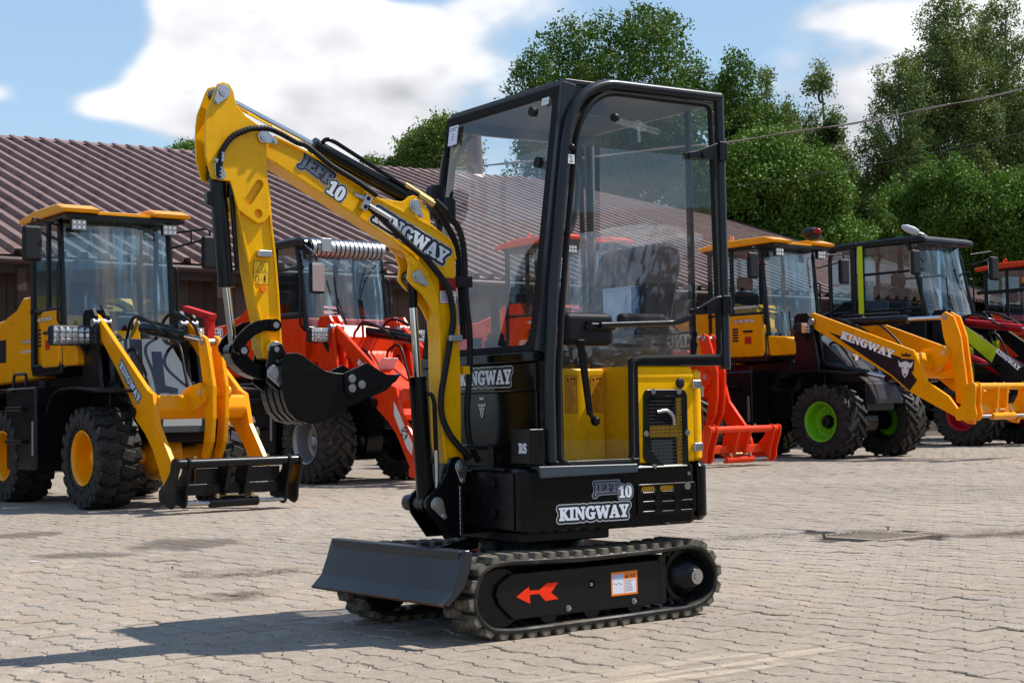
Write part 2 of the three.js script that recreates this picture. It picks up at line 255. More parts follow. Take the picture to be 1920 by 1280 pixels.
function decal(tex, name, w, h, [x, y, z], parent, { rz = 0, ry = 0, rx = 0, rough = 0.4, skew = 0, solid = false } = {}) {
  if (!decalMat.has(tex)) decalMat.set(tex, new THREE.MeshStandardMaterial({ map: tex, transparent: !solid, alphaTest: solid ? 0 : 0.4, roughness: rough }));
  const g = new THREE.PlaneGeometry(w, h, 1, 1);
  if (skew) { const p = g.attributes.position; for (let i = 0; i < p.count; i++) p.setX(i, p.getX(i) + p.getY(i) * skew); }
  const m = part(name, g, decalMat.get(tex), parent); m.rotation.set(rx, ry, rz); m.position.set(x, y, z); return m;
}
// ================================================================ THE SETTING: paved yard
const YARD = 141 * Math.PI / 180;                       // bearing of the long axis of the paving stones, from -z towards +x
const dirU = V(Math.sin(YARD), 0, -Math.cos(YARD)), dirV = V(Math.sin(YARD - Math.PI / 2), 0, -Math.cos(YARD - Math.PI / 2));
const speck = noiseTex(512, (u, v) => { const a = tnoise(u, v, 128, 2, 1), b = tnoise(u, v, 12, 4, 2), d = tnoise(u, v, 256, 1, 4); const k = 0.70 + 0.16 * b + 0.26 * (a - 0.5) + (d > 0.93 ? 0.14 : d < 0.06 ? -0.2 : 0); return [k, k * 0.985, k * 0.955]; }, true);
const speckBump = noiseTex(256, (u, v) => tnoise(u, v, 96, 3, 6), false);
const stoneMat = (r, g, b) => new THREE.MeshStandardMaterial({ color: lin(r, g, b), map: speck, bumpMap: speckBump, bumpScale: 0.0012, roughness: 0.93 });
{
  const bed = noiseTex(512, (u, v) => { const k = 0.16 + 0.24 * tnoise(u, v, 40, 4, 8); return [k, k * 0.86, k * 0.7]; }, true, 120);
  const dr = [[-0.29, -0.29], [-0.29, 0.29], [0.29, 0.29], [0.29, -0.29]].map(([a, b]) => { const q = dirU.clone().multiplyScalar(a).addScaledVector(dirV, b); return [2.36 + q.x, 10.47 - q.z]; });
  const g = new THREE.ShapeGeometry(shapeOf([[-120, -60], [120, -60], [120, 180], [-120, 180]], [dr])); { const uv = g.attributes.uv; for (let i = 0; i < uv.count; i++) uv.setXY(i, uv.getX(i) / 240, uv.getY(i) / 240); } g.rotateX(-Math.PI / 2);
  const m = part('ground', g, new THREE.MeshStandardMaterial({ map: bed, roughness: 1 })); m.position.y = -0.017;
  tag(m, 'sandy joint bed under the interlocking paving of the yard', null, null, 'structure');
}
const pavement = new THREE.Group(); pavement.name = 'pavement'; scene.add(pavement); tag(pavement, 'beige interlocking concrete paving stones covering the whole yard', null, null, 'structure');
const DRAIN = { x: 2.36, z: -10.47 };
{
  const w = 0.0799, n = 0.0549, a = 0.0375, b = 0.0625, l = 0.0975;
  const outline = [[l, w], [b, w], [a, n], [-a, n], [-b, w], [-l, w], [-l, -w], [-b, -w], [-a, -n], [a, -n], [b, -w], [l, -w]];
  const variants = [0, 1, 2, 3].map((k) => {
    const g = new THREE.ExtrudeGeometry(shapeOf(outline), { depth: 0.03, bevelEnabled: true, bevelThickness: 0.004, bevelSize: 0.004, bevelOffset: -0.004, bevelSegments: 1 });
    g.rotateX(-Math.PI / 2).translate(0, -0.034, 0);
    const uv = g.attributes.uv; for (let i = 0; i < uv.count; i++) uv.setXY(i, uv.getX(i) * 2.2 + k * 0.37, uv.getY(i) * 2.2 + k * 0.61);
    return g;
  });
  const r = mulberry(31), all = [], turn = Math.atan2(-dirU.z, dirU.x);
  const add = (x, z, half) => {
    if (Math.abs(x - DRAIN.x) < 0.42 && Math.abs(z - DRAIN.z) < 0.42) return;
    all.push({ x, z, y: (r() - 0.5) * 0.005 - (r() < 0.02 ? 0.005 : 0), tx: (r() - 0.5) * 0.012, tz: (r() - 0.5) * 0.012, flip: r() < 0.5 ? Math.PI : 0, tone: 0.90 + 0.34 * (fbm(x * 0.55, 3, z * 0.55, 4) - 0.5) + (r() - 0.5) * 0.11 - (r() < 0.03 ? 0.1 : 0), hue: r(), d: Math.hypot(x, z), v: Math.floor(r() * 4), in: z < -3.6 && Math.abs(x) < -z * 0.325 + 0.05 });
  };
  for (let j = -330; j < 330; j++) for (let i = -260; i < 260; i++) {
    const u = i * 0.2 + (j & 1 ? 0.1 : 0), v = j * 0.14, x = dirU.x * u + dirV.x * v + 0.4, z = dirU.z * u + dirV.z * v - 16;
    if (z > -2.6 || z < -42 || Math.abs(x) > 2.0 - z * 0.40) continue;
    add(x, z);
  }
  const col = (p, c = new THREE.Color()) => { const t = p.tone; return c.setRGB(0.50 * t * (1 + 0.06 * (p.hue - 0.5)), 0.425 * t, 0.36 * t * (1 - 0.10 * (p.hue - 0.5))); };
  all.sort((p, q) => (p.in ? p.d : p.d + 100) - (q.in ? q.d : q.d + 100));
  const near = all.slice(0, 300), rest = all.slice(300);
  const tones = Array.from({ length: 8 }, (_, i) => { const t = 0.86 + i * 0.036; const m = stoneMat(0.50 * t, 0.425 * t, 0.36 * t); return m; });
  for (const p of near) {
    const m = part('paver', variants[p.v], tones[clamp(Math.round((p.tone - 0.86) / 0.036), 0, 7)], pavement);
    m.rotation.set(p.tx, turn + p.flip, p.tz); m.position.set(p.x, p.y, p.z);
  }
  const mat = stoneMat(1, 1, 1), o = new THREE.Object3D();
  for (let k = 0; k < 4; k++) {
    const list = rest.filter((p) => p.v === k), im = new THREE.InstancedMesh(variants[k], mat, list.length);
    list.forEach((p, i) => { o.position.set(p.x, p.y, p.z); o.rotation.set(p.tx, turn + p.flip, p.tz); o.updateMatrix(); im.setMatrixAt(i, o.matrix); im.setColorAt(i, col(p)); });
    im.name = 'paver_field'; im.userData.kind = 'stuff'; im.receiveShadow = im.castShadow = true; pavement.add(im);
  }
}
// stains and sand: matter lying on the stones
function blotTex(seed, fn) { return canvasTex(256, 256, (x, w, h) => { const im = x.createImageData(w, h); for (let j = 0; j < h; j++) for (let i = 0; i < w; i++) { const c = fn(i / w, j / h, seed), o = (j * w + i) * 4; im.data[o] = c[0]; im.data[o + 1] = c[1]; im.data[o + 2] = c[2]; im.data[o + 3] = c[3]; } x.putImageData(im, 0, 0); }); }
function blot(name, label, category, group, tex, x, z, w, d, turn, y = 0.0065) {
  const m = part(numbered(name), new THREE.PlaneGeometry(w, d).rotateX(-Math.PI / 2), new THREE.MeshStandardMaterial({ map: tex, transparent: true, roughness: 0.95, depthWrite: false })); m.castShadow = false;
  m.position.set(x, y, z); m.rotation.y = turn; tag(m, label, category, group, 'stuff'); return m;
}
{
  const oil = (u, v, s) => { const d = Math.hypot(u - 0.5, v - 0.5) * 2, n = fbm(u * 6 + s, v * 6, s, 5); const a = sstep(0.98, 0.62, d + (n - 0.5) * 0.9) * (0.55 + 0.35 * fbm(u * 40, v * 40, s, 2)); return [70, 61, 53, a * 135]; };
  const t1 = blotTex(3, oil), t2 = blotTex(9, oil), t3 = blotTex(15, oil);
  blot('oil_stain', 'largest dark damp stain on the paving before the lowered hitch', 'stain', null, t1, -2.25, -10.75, 0.85, 1.1, 0.2);
  blot('oil_stain', 'flat dark stain on the paving left of the largest stain', 'stain', null, t2, -2.75, -10.0, 0.75, 0.55, 0.1, 0.0068);
  blot('oil_stain', 'small faint dark stain nearest the big yellow front tyre', 'stain', null, t3, -3.7, -11.9, 0.6, 0.7, 0.4, 0.0071);
  const sand = (u, v, s) => { const e = sstep(0, 0.18, v) * sstep(1, 0.82, v) * sstep(0, 0.12, u) * sstep(1, 0.8, u), n = fbm(u * 4 + s, v * 9, s, 5), g = fbm(u * 90, v * 90, s, 2); return [214, 196, 170, 105 * e * sstep(0.42, 0.75, n) * (0.25 + 0.6 * g)]; };
  const ts = blotTex(21, sand), ts2 = blotTex(33, sand);
  [[0.35, -5.05, 1.7, 0.42, 0.62, ts], [0.1, -4.75, 1.5, 0.4, 0.72, ts2], [0.75, -5.35, 1.3, 0.36, 0.6, ts2]].forEach(([x, z, w, d, a, t], i) => blot('sand_smear', ['pale sand streak swept over the paving just below the track', 'pale sand streak on the paving at the bottom edge, nearest of three', 'short pale sand streak on the paving right of the track'][i], 'sand', null, t, x, z, w, d, a, 0.0074 + i * 0.0003));
  const tread = (u, v, s) => { const k = Math.abs(v - 0.5) * 2, b = Math.sin((u * 46 + Math.abs(v - 0.5) * 7) * 6.28) > 0.1 ? 1 : 0, n = fbm(u * 20, v * 5, s, 4), f = fbm(u * 120, v * 30, s, 2); return [66, 62, 60, 255 * b * sstep(1, 0.7, k) * sstep(0.36, 0.62, n) * sstep(0, 0.15, u) * sstep(1, 0.8, u) * (0.3 + 0.6 * f)]; };
  const grit = (u, v, s) => { const n = fbm(u * 7 + s, v * 7, s, 4), g = fbm(u * 150, v * 150, s + 3, 2), d = Math.hypot(u - 0.5, v - 0.5) * 2; return [92, 76, 60, 255 * sstep(0.52, 0.7, g + (n - 0.5) * 0.7) * sstep(1, 0.5, d)]; };
  blot('tyre_track', 'dark tyre tread print running up to the drain grate', 'tyre track', null, blotTex(5, tread), 1.85, -10.55, 2.0, 0.42, 0.28, 0.0078);
  blot('tyre_track', 'fainter tyre tread print on the paving right of the drain', 'tyre track', null, blotTex(8, tread), 3.5, -10.4, 1.9, 0.3, 0.25, 0.0081);
  const tg = blotTex(12, grit), tg2 = blotTex(17, grit);
  blot('grit', 'dark gritty soil washed round the drain grate', 'grit', null, tg, DRAIN.x + 0.75, DRAIN.z + 0.1, 1.1, 0.9, 0.1, 0.0084);
  blot('grit', 'scattered dark grit on the open paving left of the dozer blade', 'grit', null, tg2, -1.35, -7.6, 0.5, 0.5, 0.6, 0.0066);
  blot('grit', 'thin patch of grit on the paving farther behind the blade', 'grit', null, tg, -1.5, -8.7, 0.9, 0.7, 0.3, 0.0063);
}
// drain grate with weeds
{
  const t = thing('drain_grate', 'rusty iron drain grate sunk in the paving with weeds at its corner', 'drain grate');
  t.position.set(DRAIN.x, 0, DRAIN.z); t.rotation.y = Math.atan2(-dirU.z, dirU.x);
  const iron = std(0.27, 0.215, 0.16, 0.9);
  part('frame', [ex([[-.3, -.3], [.3, -.3], [.3, .3], [-.3, .3]], -0.04, 0.0, 0.002, [[[-.25, -.25], [-.25, .25], [.25, .25], [.25, -.25]]]).rotateX(-Math.PI / 2)], iron, t);
  for (let i = 0; i < 8; i++) part('bar', bx(-0.25, 0.25, -0.035, 0.002, -0.236 + i * 0.064, -0.212 + i * 0.064, 0.004), iron, t);
  part('pit', [bx(-0.27, 0.27, -0.42, -0.4, -0.27, 0.27), bx(-0.28, -0.26, -0.4, -0.04, -0.27, 0.27), bx(0.26, 0.28, -0.4, -0.04, -0.27, 0.27), bx(-0.27, 0.27, -0.4, -0.04, -0.28, -0.26), bx(-0.27, 0.27, -0.4, -0.04, 0.26, 0.28)], std(0.06, 0.05, 0.04, 1), t);
}
const leafMats = {};
function weed(x, z, h, label) {
  const t = thing('weed', label, 'weed', null), r = mulberry(Math.round(x * 997 + z * 131)); t.position.set(x, 0, z); const g = [];
  for (let i = 0; i < 9; i++) { const p = new THREE.PlaneGeometry(h * 0.3, h, 1, 2), a = p.attributes.position; for (let k = 0; k < a.count; k++) { const y = a.getY(k) / h + 0.5; a.setX(k, a.getX(k) * (y > 0.7 ? 0.3 : 1)); a.setZ(k, y * y * h * 0.6); a.setY(k, y * h); } p.rotateY(r() * 6.28); g.push(p); }
  part('leaves', g, leafMats.weed ??= new THREE.MeshPhysicalMaterial({ color: lin(0.08, 0.16, 0.03), roughness: 0.8, transmission: 0.3, thickness: 0 }), t);
}
weed(2.0, -10.28, 0.035, 'green weed tuft at the near corner of the drain grate'); weed(2.55, -10.85, 0.028, 'low weed tuft at the far rim of the drain grate');
weed(-1.95, -9.0, 0.018, 'tiny weed sprout in a paving joint on the open yard left');

// grit, chips and dry leaf crumbs lying about the yard
{
  const r = mulberry(61), g = new THREE.IcosahedronGeometry(1, 0).scale(1, 0.6, 0.8), N = 2600, im = new THREE.InstancedMesh(g, std(1, 1, 1, 0.95), N), o = new THREE.Object3D(), c = new THREE.Color();
  for (let i = 0, k = 0; i < N; k++) {
    const z = -4 - r() * r() * 22, x = (r() * 2 - 1) * (-z * 0.36 + 0.4); if (fbm(x * 0.9 + 7, 1, z * 0.9, 3) < 0.44 + 0.2 * r()) { if (k > 90000) break; continue; }
    const sc = 0.0013 + 0.0034 * r() ** 3; o.position.set(x, 0.003 + sc * 0.4, z); o.rotation.set(r() * 6, r() * 6, r() * 6); o.scale.setScalar(sc); o.updateMatrix(); im.setMatrixAt(i, o.matrix);
    const v = r(); im.setColorAt(i, v < 0.5 ? c.setRGB(0.16, 0.13, 0.10) : v < 0.8 ? c.setRGB(0.3, 0.26, 0.2) : c.setRGB(0.09, 0.09, 0.04)); i++;
  }
  im.name = 'gravel'; scene.add(im); tag(im, 'loose grit and leaf crumbs scattered over the paving', 'gravel', null, 'stuff'); im.castShadow = im.receiveShadow = true;
}
{ const t = thing('paper_scrap', 'small white paper scrap on the paving at the left edge', 'litter'); t.position.set(-2.92, 0, -9.6); part('scrap', [box(0.05, 0.004, 0.03, 0, 0.008, 0).rotateY(0.6)], M.white, t); }
// ================================================================ long low building with ribbed sheet roof
{
  const t = thing('storage_building', 'long low building with brown ribbed metal roof behind the loaders', 'building');
  const roofMat = new THREE.MeshPhysicalMaterial({ color: lin(0.20, 0.126, 0.106), specularIntensity: 0.35, map: dusty(512, 0.22, 0.06, [0.62, 0.55, 0.5], 41), roughness: 0.55, roughnessMap: grime });
  roofMat.roughness = 0.85;
  const roofMats = [0, 1, 2, 3].map((i) => { const m = roofMat.clone(); m.color.multiplyScalar(0.93 + i * 0.045); return m; });
  const wallMat = std(0.075, 0.05, 0.042, 0.75), capMat = std(0.21, 0.135, 0.125, 0.6);
  // eave and ridge as matching lines, walked from left to right
  const n1 = V(Math.cos(50 * Math.PI / 180), 0, Math.sin(50 * Math.PI / 180)), l1 = V(n1.z, 0, -n1.x);
  const a2 = 33 * Math.PI / 180, n2 = V(Math.cos(a2), 0, Math.sin(a2)), l2 = V(n2.z, 0, -n2.x);
  const E0 = V(-6.748, 3.5, -25.973), RA = V(-11.47, 7.24, -35.41), RB = V(0.74, 7.84, -47.7);
  const eave = [E0.clone().addScaledVector(l1, -14), E0.clone().addScaledVector(l1, 19.7)], ridge = [RA.clone().addScaledVector(RB.clone().sub(RA).normalize(), -16.5), RB];
  const eB = RB.clone().addScaledVector(n2, 9.4); eB.y = 4.3;
  eave.push(eB.clone().addScaledVector(l2, 1.5), eB.clone().addScaledVector(l2, 42)); ridge.push(RB.clone().addScaledVector(l2, 3.5), RB.clone().addScaledVector(l2, 42));
  const along = (line, s) => { const i = Math.min(line.length - 2, Math.floor(s)); return line[i].clone().lerp(line[i + 1], s - i); };
  // rows of trapezoid ribs, one sheet for each three ribs
  const spots = []; const count = [90, 22, 108];
  for (let k = 0; k < 3; k++) for (let i = 0; i < count[k]; i++) spots.push(k + i / count[k]);
  spots.push(3 - 1e-6);
  const prof = [[0, 0], [0.34, 0], [0.42, 1], [0.70, 1], [0.78, 0], [1, 0]];
  const H = 0.095;
  for (let s0 = 0, sheet = 0; s0 < spots.length - 1; s0 += 3, sheet++) {
    const cols = [];
    for (let i = s0; i < Math.min(s0 + 3, spots.length - 1); i++) for (let q = (i === s0 ? 0 : 1); q < prof.length; q++) cols.push([mix(spots[i], spots[i + 1], prof[q][0]), prof[q][1] * H]);
    const pos = [], uv = [], idx = [], lift = (sheet % 2) * 0.004;
    cols.forEach(([s, h], c) => {
      const e = along(eave, s), rg = along(ridge, s), d = rg.clone().sub(e), nn = V(-d.x, 0, -d.z).normalize().multiplyScalar(Math.sin(0.36)).add(V(0, Math.cos(0.36), 0));
      for (const f of [0, 1]) { const p = e.clone().lerp(rg, f === 0 ? 0 : 1).addScaledVector(nn, h + lift); pos.push(p.x, p.y, p.z); uv.push(s * 30, f * 10); }
      if (c) { const a = c * 2; idx.push(a - 2, a, a - 1, a - 1, a, a + 1); }
    });
    const g = new THREE.BufferGeometry(); g.setAttribute('position', new THREE.Float32BufferAttribute(pos, 3)); g.setAttribute('uv', new THREE.Float32BufferAttribute(uv, 2)); g.setIndex(idx);
    const f = g.toNonIndexed(); f.computeVertexNormals(); part('roof_sheet', f, roofMats[(sheet * 7) % 4], t);
  }
  // ridge cap, back slope, walls
  for (let k = 0; k < 3; k++) {
    const a = ridge[k], b = ridge[k + 1], m = 6;
    for (let i = 0; i < m; i++) {
      const p = a.clone().lerp(b, i / m), q = a.clone().lerp(b, (i + 1) / m), d = q.clone().sub(p), up = V(0, 0.07, 0), out = V(-d.z, 0, d.x).normalize();
      if (out.z < 0) out.negate();
      const o1 = out.clone().multiplyScalar(0.2).add(V(0, -0.015, 0)), pts = [p.clone().add(o1), p.clone().add(up), p.clone().sub(o1)], pt2 = [q.clone().add(o1), q.clone().add(up), q.clone().sub(o1)];
      const g = new THREE.BufferGeometry(), v = []; for (const [j, k2] of [[0, 1], [1, 2]]) v.push(pts[j], pt2[j], pts[k2], pts[k2], pt2[j], pt2[k2]);
      g.setFromPoints(v); g.computeVertexNormals(); g.setAttribute('uv', new THREE.Float32BufferAttribute(new Float32Array(v.length * 2), 2)); part('ridge_cap', g, capMat, t);
    }
    const out = (k === 2 ? n2 : n1), back = (p) => p.clone().addScaledVector(out, -9).add(V(0, -3.2, 0)), g = new THREE.BufferGeometry();
    const v = [a, back(a), b, b, back(a), back(b)]; g.setFromPoints(v); g.computeVertexNormals(); g.setAttribute('uv', new THREE.Float32BufferAttribute(new Float32Array(12), 2)); part('back_slope', g, roofMats[0], t);
    // wall below the eave, set back under it, with cladding boards
    const inw = k === 2 ? n2 : n1, ea = eave[k].clone().addScaledVector(inw, -0.55), eb = eave[k + 1].clone().addScaledVector(inw, -0.55), len = Math.hypot(eb.x - ea.x, eb.z - ea.z), ang = Math.atan2(-(eb.z - ea.z), eb.x - ea.x), wall = sub('wall', t);
    wall.position.set(ea.x, 0, ea.z); wall.rotation.y = ang;
    part('backing', bx(0, len, 0, 3.4, -0.25, -0.03), wallMat, wall);
    const board = bx(0.006, 0.294, 0, 3.4, -0.03, 0.0), tones = [0, 1, 2].map((i) => { const m = wallMat.clone(); m.color.multiplyScalar(0.8 + i * 0.28); return m; });
    const nb = Math.min(96, Math.floor(len / 0.3)); for (let i = 0; i < nb; i++) { const b2 = part('board', board, tones[(i * 5 + (i >> 1)) % 3], wall); b2.position.x = i * 0.3; }
    part('fascia', bx(0, len, 3.22, 3.42, 0.35, 0.40), std(0.05, 0.035, 0.03, 0.7), wall); part('gutter', pipe([[0, 3.4, 0.62], [len, 3.4, 0.62]], 0.06, 0.01, 8), std(0.06, 0.035, 0.035, 0.5), wall);
    if (k === 0) for (let i = 0; i < 9; i++) part('post', bx(1.8 + i * 3.6, 1.95 + i * 3.6, 0, 3.3, 0.3, 0.45), std(0.06, 0.04, 0.03, 0.8), wall);
  }
  // brick-red flue with pale flashing
  const chim = sub('flue', t); const c0 = V(-0.98, 0, -46.0);
  part('pipe', cyl([c0.x, 7.2, c0.z], [c0.x - 0.05, 9.15, c0.z], 0.24, 0.235, 20), std(0.10, 0.055, 0.05, 0.8), chim);
  part('flashing', [cyl([c0.x, 7.66, c0.z], [c0.x, 7.78, c0.z], 0.5, 0.27, 20), box(1.6, 0.04, 1.5, 0, 0, 0).rotateX(0.36).rotateY(0.72).translate(c0.x + 0.15, 7.66, c0.z + 0.35)], std(0.62, 0.60, 0.56, 0.6), chim);
}
// ================================================================ trees
const sprayGeo = [0, 1].map((k) => {
  const r = mulberry(50 + k), g = [];
  for (let i = 0; i < 20; i++) {
    const s = 0.066 + r() * 0.06, p = new THREE.PlaneGeometry(s, s * 1.5, 1, 2), a = p.attributes.position;
    for (let q = 0; q < a.count; q++) { const y = a.getY(q) / (s * 1.5); a.setX(q, a.getX(q) * (Math.abs(y) > 0.4 ? 0.25 : 1)); a.setZ(q, y * y * s * 0.7); }
    p.rotateX((r() - 0.5) * 2.4).rotateY(r() * 6.28).rotateZ((r() - 0.5) * 1.6);
    const d = V(r() - 0.5, r() - 0.5, r() - 0.5).normalize().multiplyScalar(0.10 + r() * 0.34); p.translate(d.x, d.y * 1.15, d.z); g.push(p);
  }
  return merge(g);
});
const leafMat = new THREE.MeshPhysicalMaterial({ color: lin(1, 1, 1), roughness: 0.7, transmission: 0.32, thickness: 0, specularIntensity: 0.4 });
const bark = std(0.07, 0.055, 0.042, 0.95), paleBark = std(0.16, 0.14, 0.11, 0.9);
function limb(p, q, r0, r1, wob, rnd) {
  const pts = [], N = 6; for (let i = 0; i <= N; i++) { const t = i / N; pts.push(V(mix(p.x, q.x, t) + (rnd() - 0.5) * wob * Math.sin(t * 3.14), mix(p.y, q.y, t), mix(p.z, q.z, t) + (rnd() - 0.5) * wob * Math.sin(t * 3.14))); }
  const g = new THREE.TubeGeometry(new THREE.CatmullRomCurve3(pts), 10, 1, 7, false), a = g.attributes.position, c = new THREE.CatmullRomCurve3(pts);
  for (let i = 0; i <= 10; i++) { const o = c.getPointAt(i / 10), rr = mix(r0, r1, i / 10); for (let j = 0; j <= 7; j++) { const k = i * 8 + j; a.setXYZ(k, o.x + (a.getX(k) - o.x) * rr, o.y + (a.getY(k) - o.y) * rr, o.z + (a.getZ(k) - o.z) * rr); } }
  g.computeVertexNormals(); return g;
}
// env: ellipsoids [x, y, z, rx, ry, rz] in metres round the foot of the tree; sprays fill the denser cells of a noise field inside them
const LEAF = { oak: [0.075, 0.152, 0.013], ash: [0.12, 0.2, 0.026], poplar: [0.15, 0.21, 0.05], lime: [0.10, 0.195, 0.017] };
function tree(name, label, x, z, h, env, n, seed, col, { trunk = 0.3, m = bark, scale = 0.8, f = [0.85, 0.85], thr = 0.485 } = {}) {
  const t = thing(name, label, 'tree', 'trees behind the building'), r = mulberry(seed * 77 + 5); t.position.set(x, 0, z);
  const vol = env.map((l) => l[3] * l[4] * l[5]), sum = vol.reduce((a, b) => a + b, 0), put = [], o = new THREE.Object3D(), c = new THREE.Color();
  n = Math.round(n * 1.25);
  for (let tries = 0; put.length < n && tries < n * 40; tries++) {
    let k = 0, w = r() * sum; while (k < env.length - 1 && (w -= vol[k]) > 0) k++;
    const dx = r() * 2 - 1, dy = r() * 2 - 1, dz = r() * 2 - 1, e = Math.hypot(dx, dy, dz); if (e > 1 || (e < 0.4 && r() < 0.6)) continue;
    const l = env[k], px = l[0] + dx * l[3], py = l[1] + dy * l[4], pz = l[2] + dz * l[5];
    const q = fbm(px * f[0] + seed * 3.1, py * f[1] + seed, pz * f[0], 4);
    if (q < thr + 0.10 * e ** 5 - 0.02) continue;
    put.push([px, py, pz, q]);
  }
  const limbs = [limb(V(0, 0, 0), V(env[0][0], h, 0), trunk, trunk * 0.16, 0.6, r)];
  for (let i = 0; i < 26; i++) { const p = put[Math.floor(r() * put.length)], y0 = clamp(p[1] - 1.0 - r() * 2.5, h * 0.2, h * 0.92); limbs.push(limb(V(env[0][0] * y0 / h, y0, 0), V(p[0], p[1], p[2]), trunk * (0.12 + 0.2 * r()), 0.02, 0.6, r)); }
  part('trunk', limbs, m, t);
  const im = new THREE.InstancedMesh(sprayGeo[seed & 1], leafMat, put.length);
  put.forEach(([px, py, pz], i) => {
    o.position.set(px, py, pz); o.rotation.set(r() * 6.28, r() * 6.28, r() * 6.28); o.scale.setScalar(scale * (0.6 + r() * 0.75)); o.updateMatrix(); im.setMatrixAt(i, o.matrix);
    const v = 0.84 + r() * 0.32, y = r(); im.setColorAt(i, c.setRGB(col[0] * v * (0.82 + y * 0.5), col[1] * v, col[2] * v * (1.15 - y * 0.4)));
  });
  im.name = 'crown'; im.userData.kind = 'stuff'; im.castShadow = im.receiveShadow = true; t.add(im); return t;
}
tree('oak_tree', 'broad dark green oak towering behind the excavator cab', 4.6, -64, 15, [[0.1, 13.0, 0, 4.9, 4.3, 4], [-1.4, 10.6, 0, 3.6, 3.2, 3.4], [3.2, 12.0, 0, 3.4, 3.8, 3.4], [4.6, 10.0, 0, 3.4, 3.4, 3.4], [1.6, 9, 0.5, 4.6, 2.6, 3.2]], 11000, 3, LEAF.oak, { trunk: 0.5, f: [0.5, 0.6], thr: 0.45 });
tree('oak_tree', 'lower bright green oak standing right of the broad dark oak', 10.6, -61, 10, [[-0.4, 8.4, 0, 3.2, 3.2, 3], [1.0, 6.6, 0, 2.6, 2.6, 2.6]], 4600, 6, LEAF.lime, { trunk: 0.32 });
tree('ash_tree', 'rounded green tree left of the cab behind the roof ridge', -3.0, -66, 12.6, [[0.2, 11.4, 0, 1.7, 2.1, 2.2]], 1700, 8, LEAF.ash, { trunk: 0.22, scale: 0.7, f: [0.9, 0.9] });
tree('ash_tree', 'low bushy tree between the boom and the rounded tree', -5.2, -68, 11.8, [[0.1, 10.8, 0, 1.6, 1.9, 2], [-1.2, 10.0, 0, 1.2, 1.2, 1.4]], 1500, 11, LEAF.ash, { trunk: 0.2, scale: 0.7, f: [0.9, 0.9] });
tree('ash_tree', 'small treetop peeping over the ridge beside the boom tip', -14.2, -70, 12.4, [[0, 11.8, 0, 1.2, 1.3, 1.4], [-2.6, 11.2, 0, 1.8, 0.8, 1.2]], 700, 12, LEAF.lime, { trunk: 0.15, scale: 0.7, f: [0.9, 0.9] });
const pop = (label, x, z, h, w, n, seed, extra = []) => tree('poplar_tree', label, x, z, h * 0.97, [[0, h * 0.64, 0, w, h * 0.37, w], [w * 0.25, h * 0.45, 0, w * 1.15, h * 0.28, w], [0, h * 0.8, 0, w * 0.6, h * 0.19, w * 0.6], ...extra], n * 1.1, seed, LEAF.poplar, { trunk: 0.24, m: paleBark, scale: 0.78, f: [1.0, 0.75], thr: 0.485 });
pop('slender poplar just right of the broad oak', 12.6, -76, 17.2, 1.7, 2500, 21); pop('slim tall poplar in the middle of the gap with a mistletoe clump', 15.6, -78, 17.8, 1.2, 1800, 22); pop('thin poplar between the slender and the slim tall one', 14.2, -80, 16.8, 1.4, 2000, 27); pop('thin low poplar directly beside the gap of bright sky', 17.4, -82, 14.6, 1.8, 2200, 26);
pop('wide airy poplar standing over the neon striped loader', 19.0, -76, 17.8, 2.3, 3300, 23, [[-0.4, 9.5, 0, 2.6, 4, 2]]); pop('tallest airy poplar near the right edge of the picture', 22.0, -78, 21.2, 2.8, 4300, 24, [[-1.4, 12.5, 0, 1.6, 4, 2]]); pop('tall poplar cut off by the right edge of the picture', 25.6, -80, 21.6, 2.8, 4200, 25); pop('poplar out past the right edge of the picture', 29.0, -82, 20.0, 2.4, 2600, 28);
tree('lime_tree', 'fresh green round tree right of the street lamp', 17.8, -66, 10.6, [[0, 8.4, 0, 2.6, 3.0, 2.4], [0.8, 6.2, 0, 2.8, 2.6, 2.4]], 4200, 31, LEAF.lime, { trunk: 0.25 });
tree('lime_tree', 'fresh green bushy tree at the right edge behind the far red loader', 21.8, -64, 10.4, [[0, 8.0, 0, 2.8, 2.9, 2.4], [0.5, 6, 0, 3, 2.6, 2.4]], 4200, 32, LEAF.lime, { trunk: 0.25 });
tree('lime_tree', 'bushy tree filling the gap low behind the slim poplars', 13.8, -70, 9, [[0, 6.6, 0, 2.4, 3.0, 2]], 2600, 33, LEAF.lime, { trunk: 0.22 });
tree('oak_tree', 'broad leafy tree low behind the black cab of the striped loader', 20.0, -86, 12, [[-1.5, 8.0, 0, 6.0, 4.4, 2.5]], 4200, 34, LEAF.oak, { trunk: 0.25, scale: 0.95 });
tree('oak_tree', 'leafy tree hidden low between the broad oak and the slender poplar', 9.5, -82, 12, [[1.0, 8.5, 0, 5.0, 4.4, 2.5]], 3200, 35, LEAF.oak, { trunk: 0.25, scale: 0.95 });
// mistletoe clump in the slim poplar
{ const t = thing('mistletoe', 'dark round mistletoe clump in the slim tall poplar', 'mistletoe'); const r = mulberry(4), g = []; for (let i = 0; i < 260; i++) { const d = V(r() - .5, r() - .5, r() - .5).normalize().multiplyScalar(0.5 * Math.cbrt(r())); const p = new THREE.PlaneGeometry(0.12, 0.2).rotateX(r() * 3).rotateY(r() * 6); p.translate(d.x, d.y, d.z); g.push(p); } part('leaves', g, std(0.05, 0.08, 0.02, 0.9), t); t.position.set(15.9, 14.3, -77.4); }
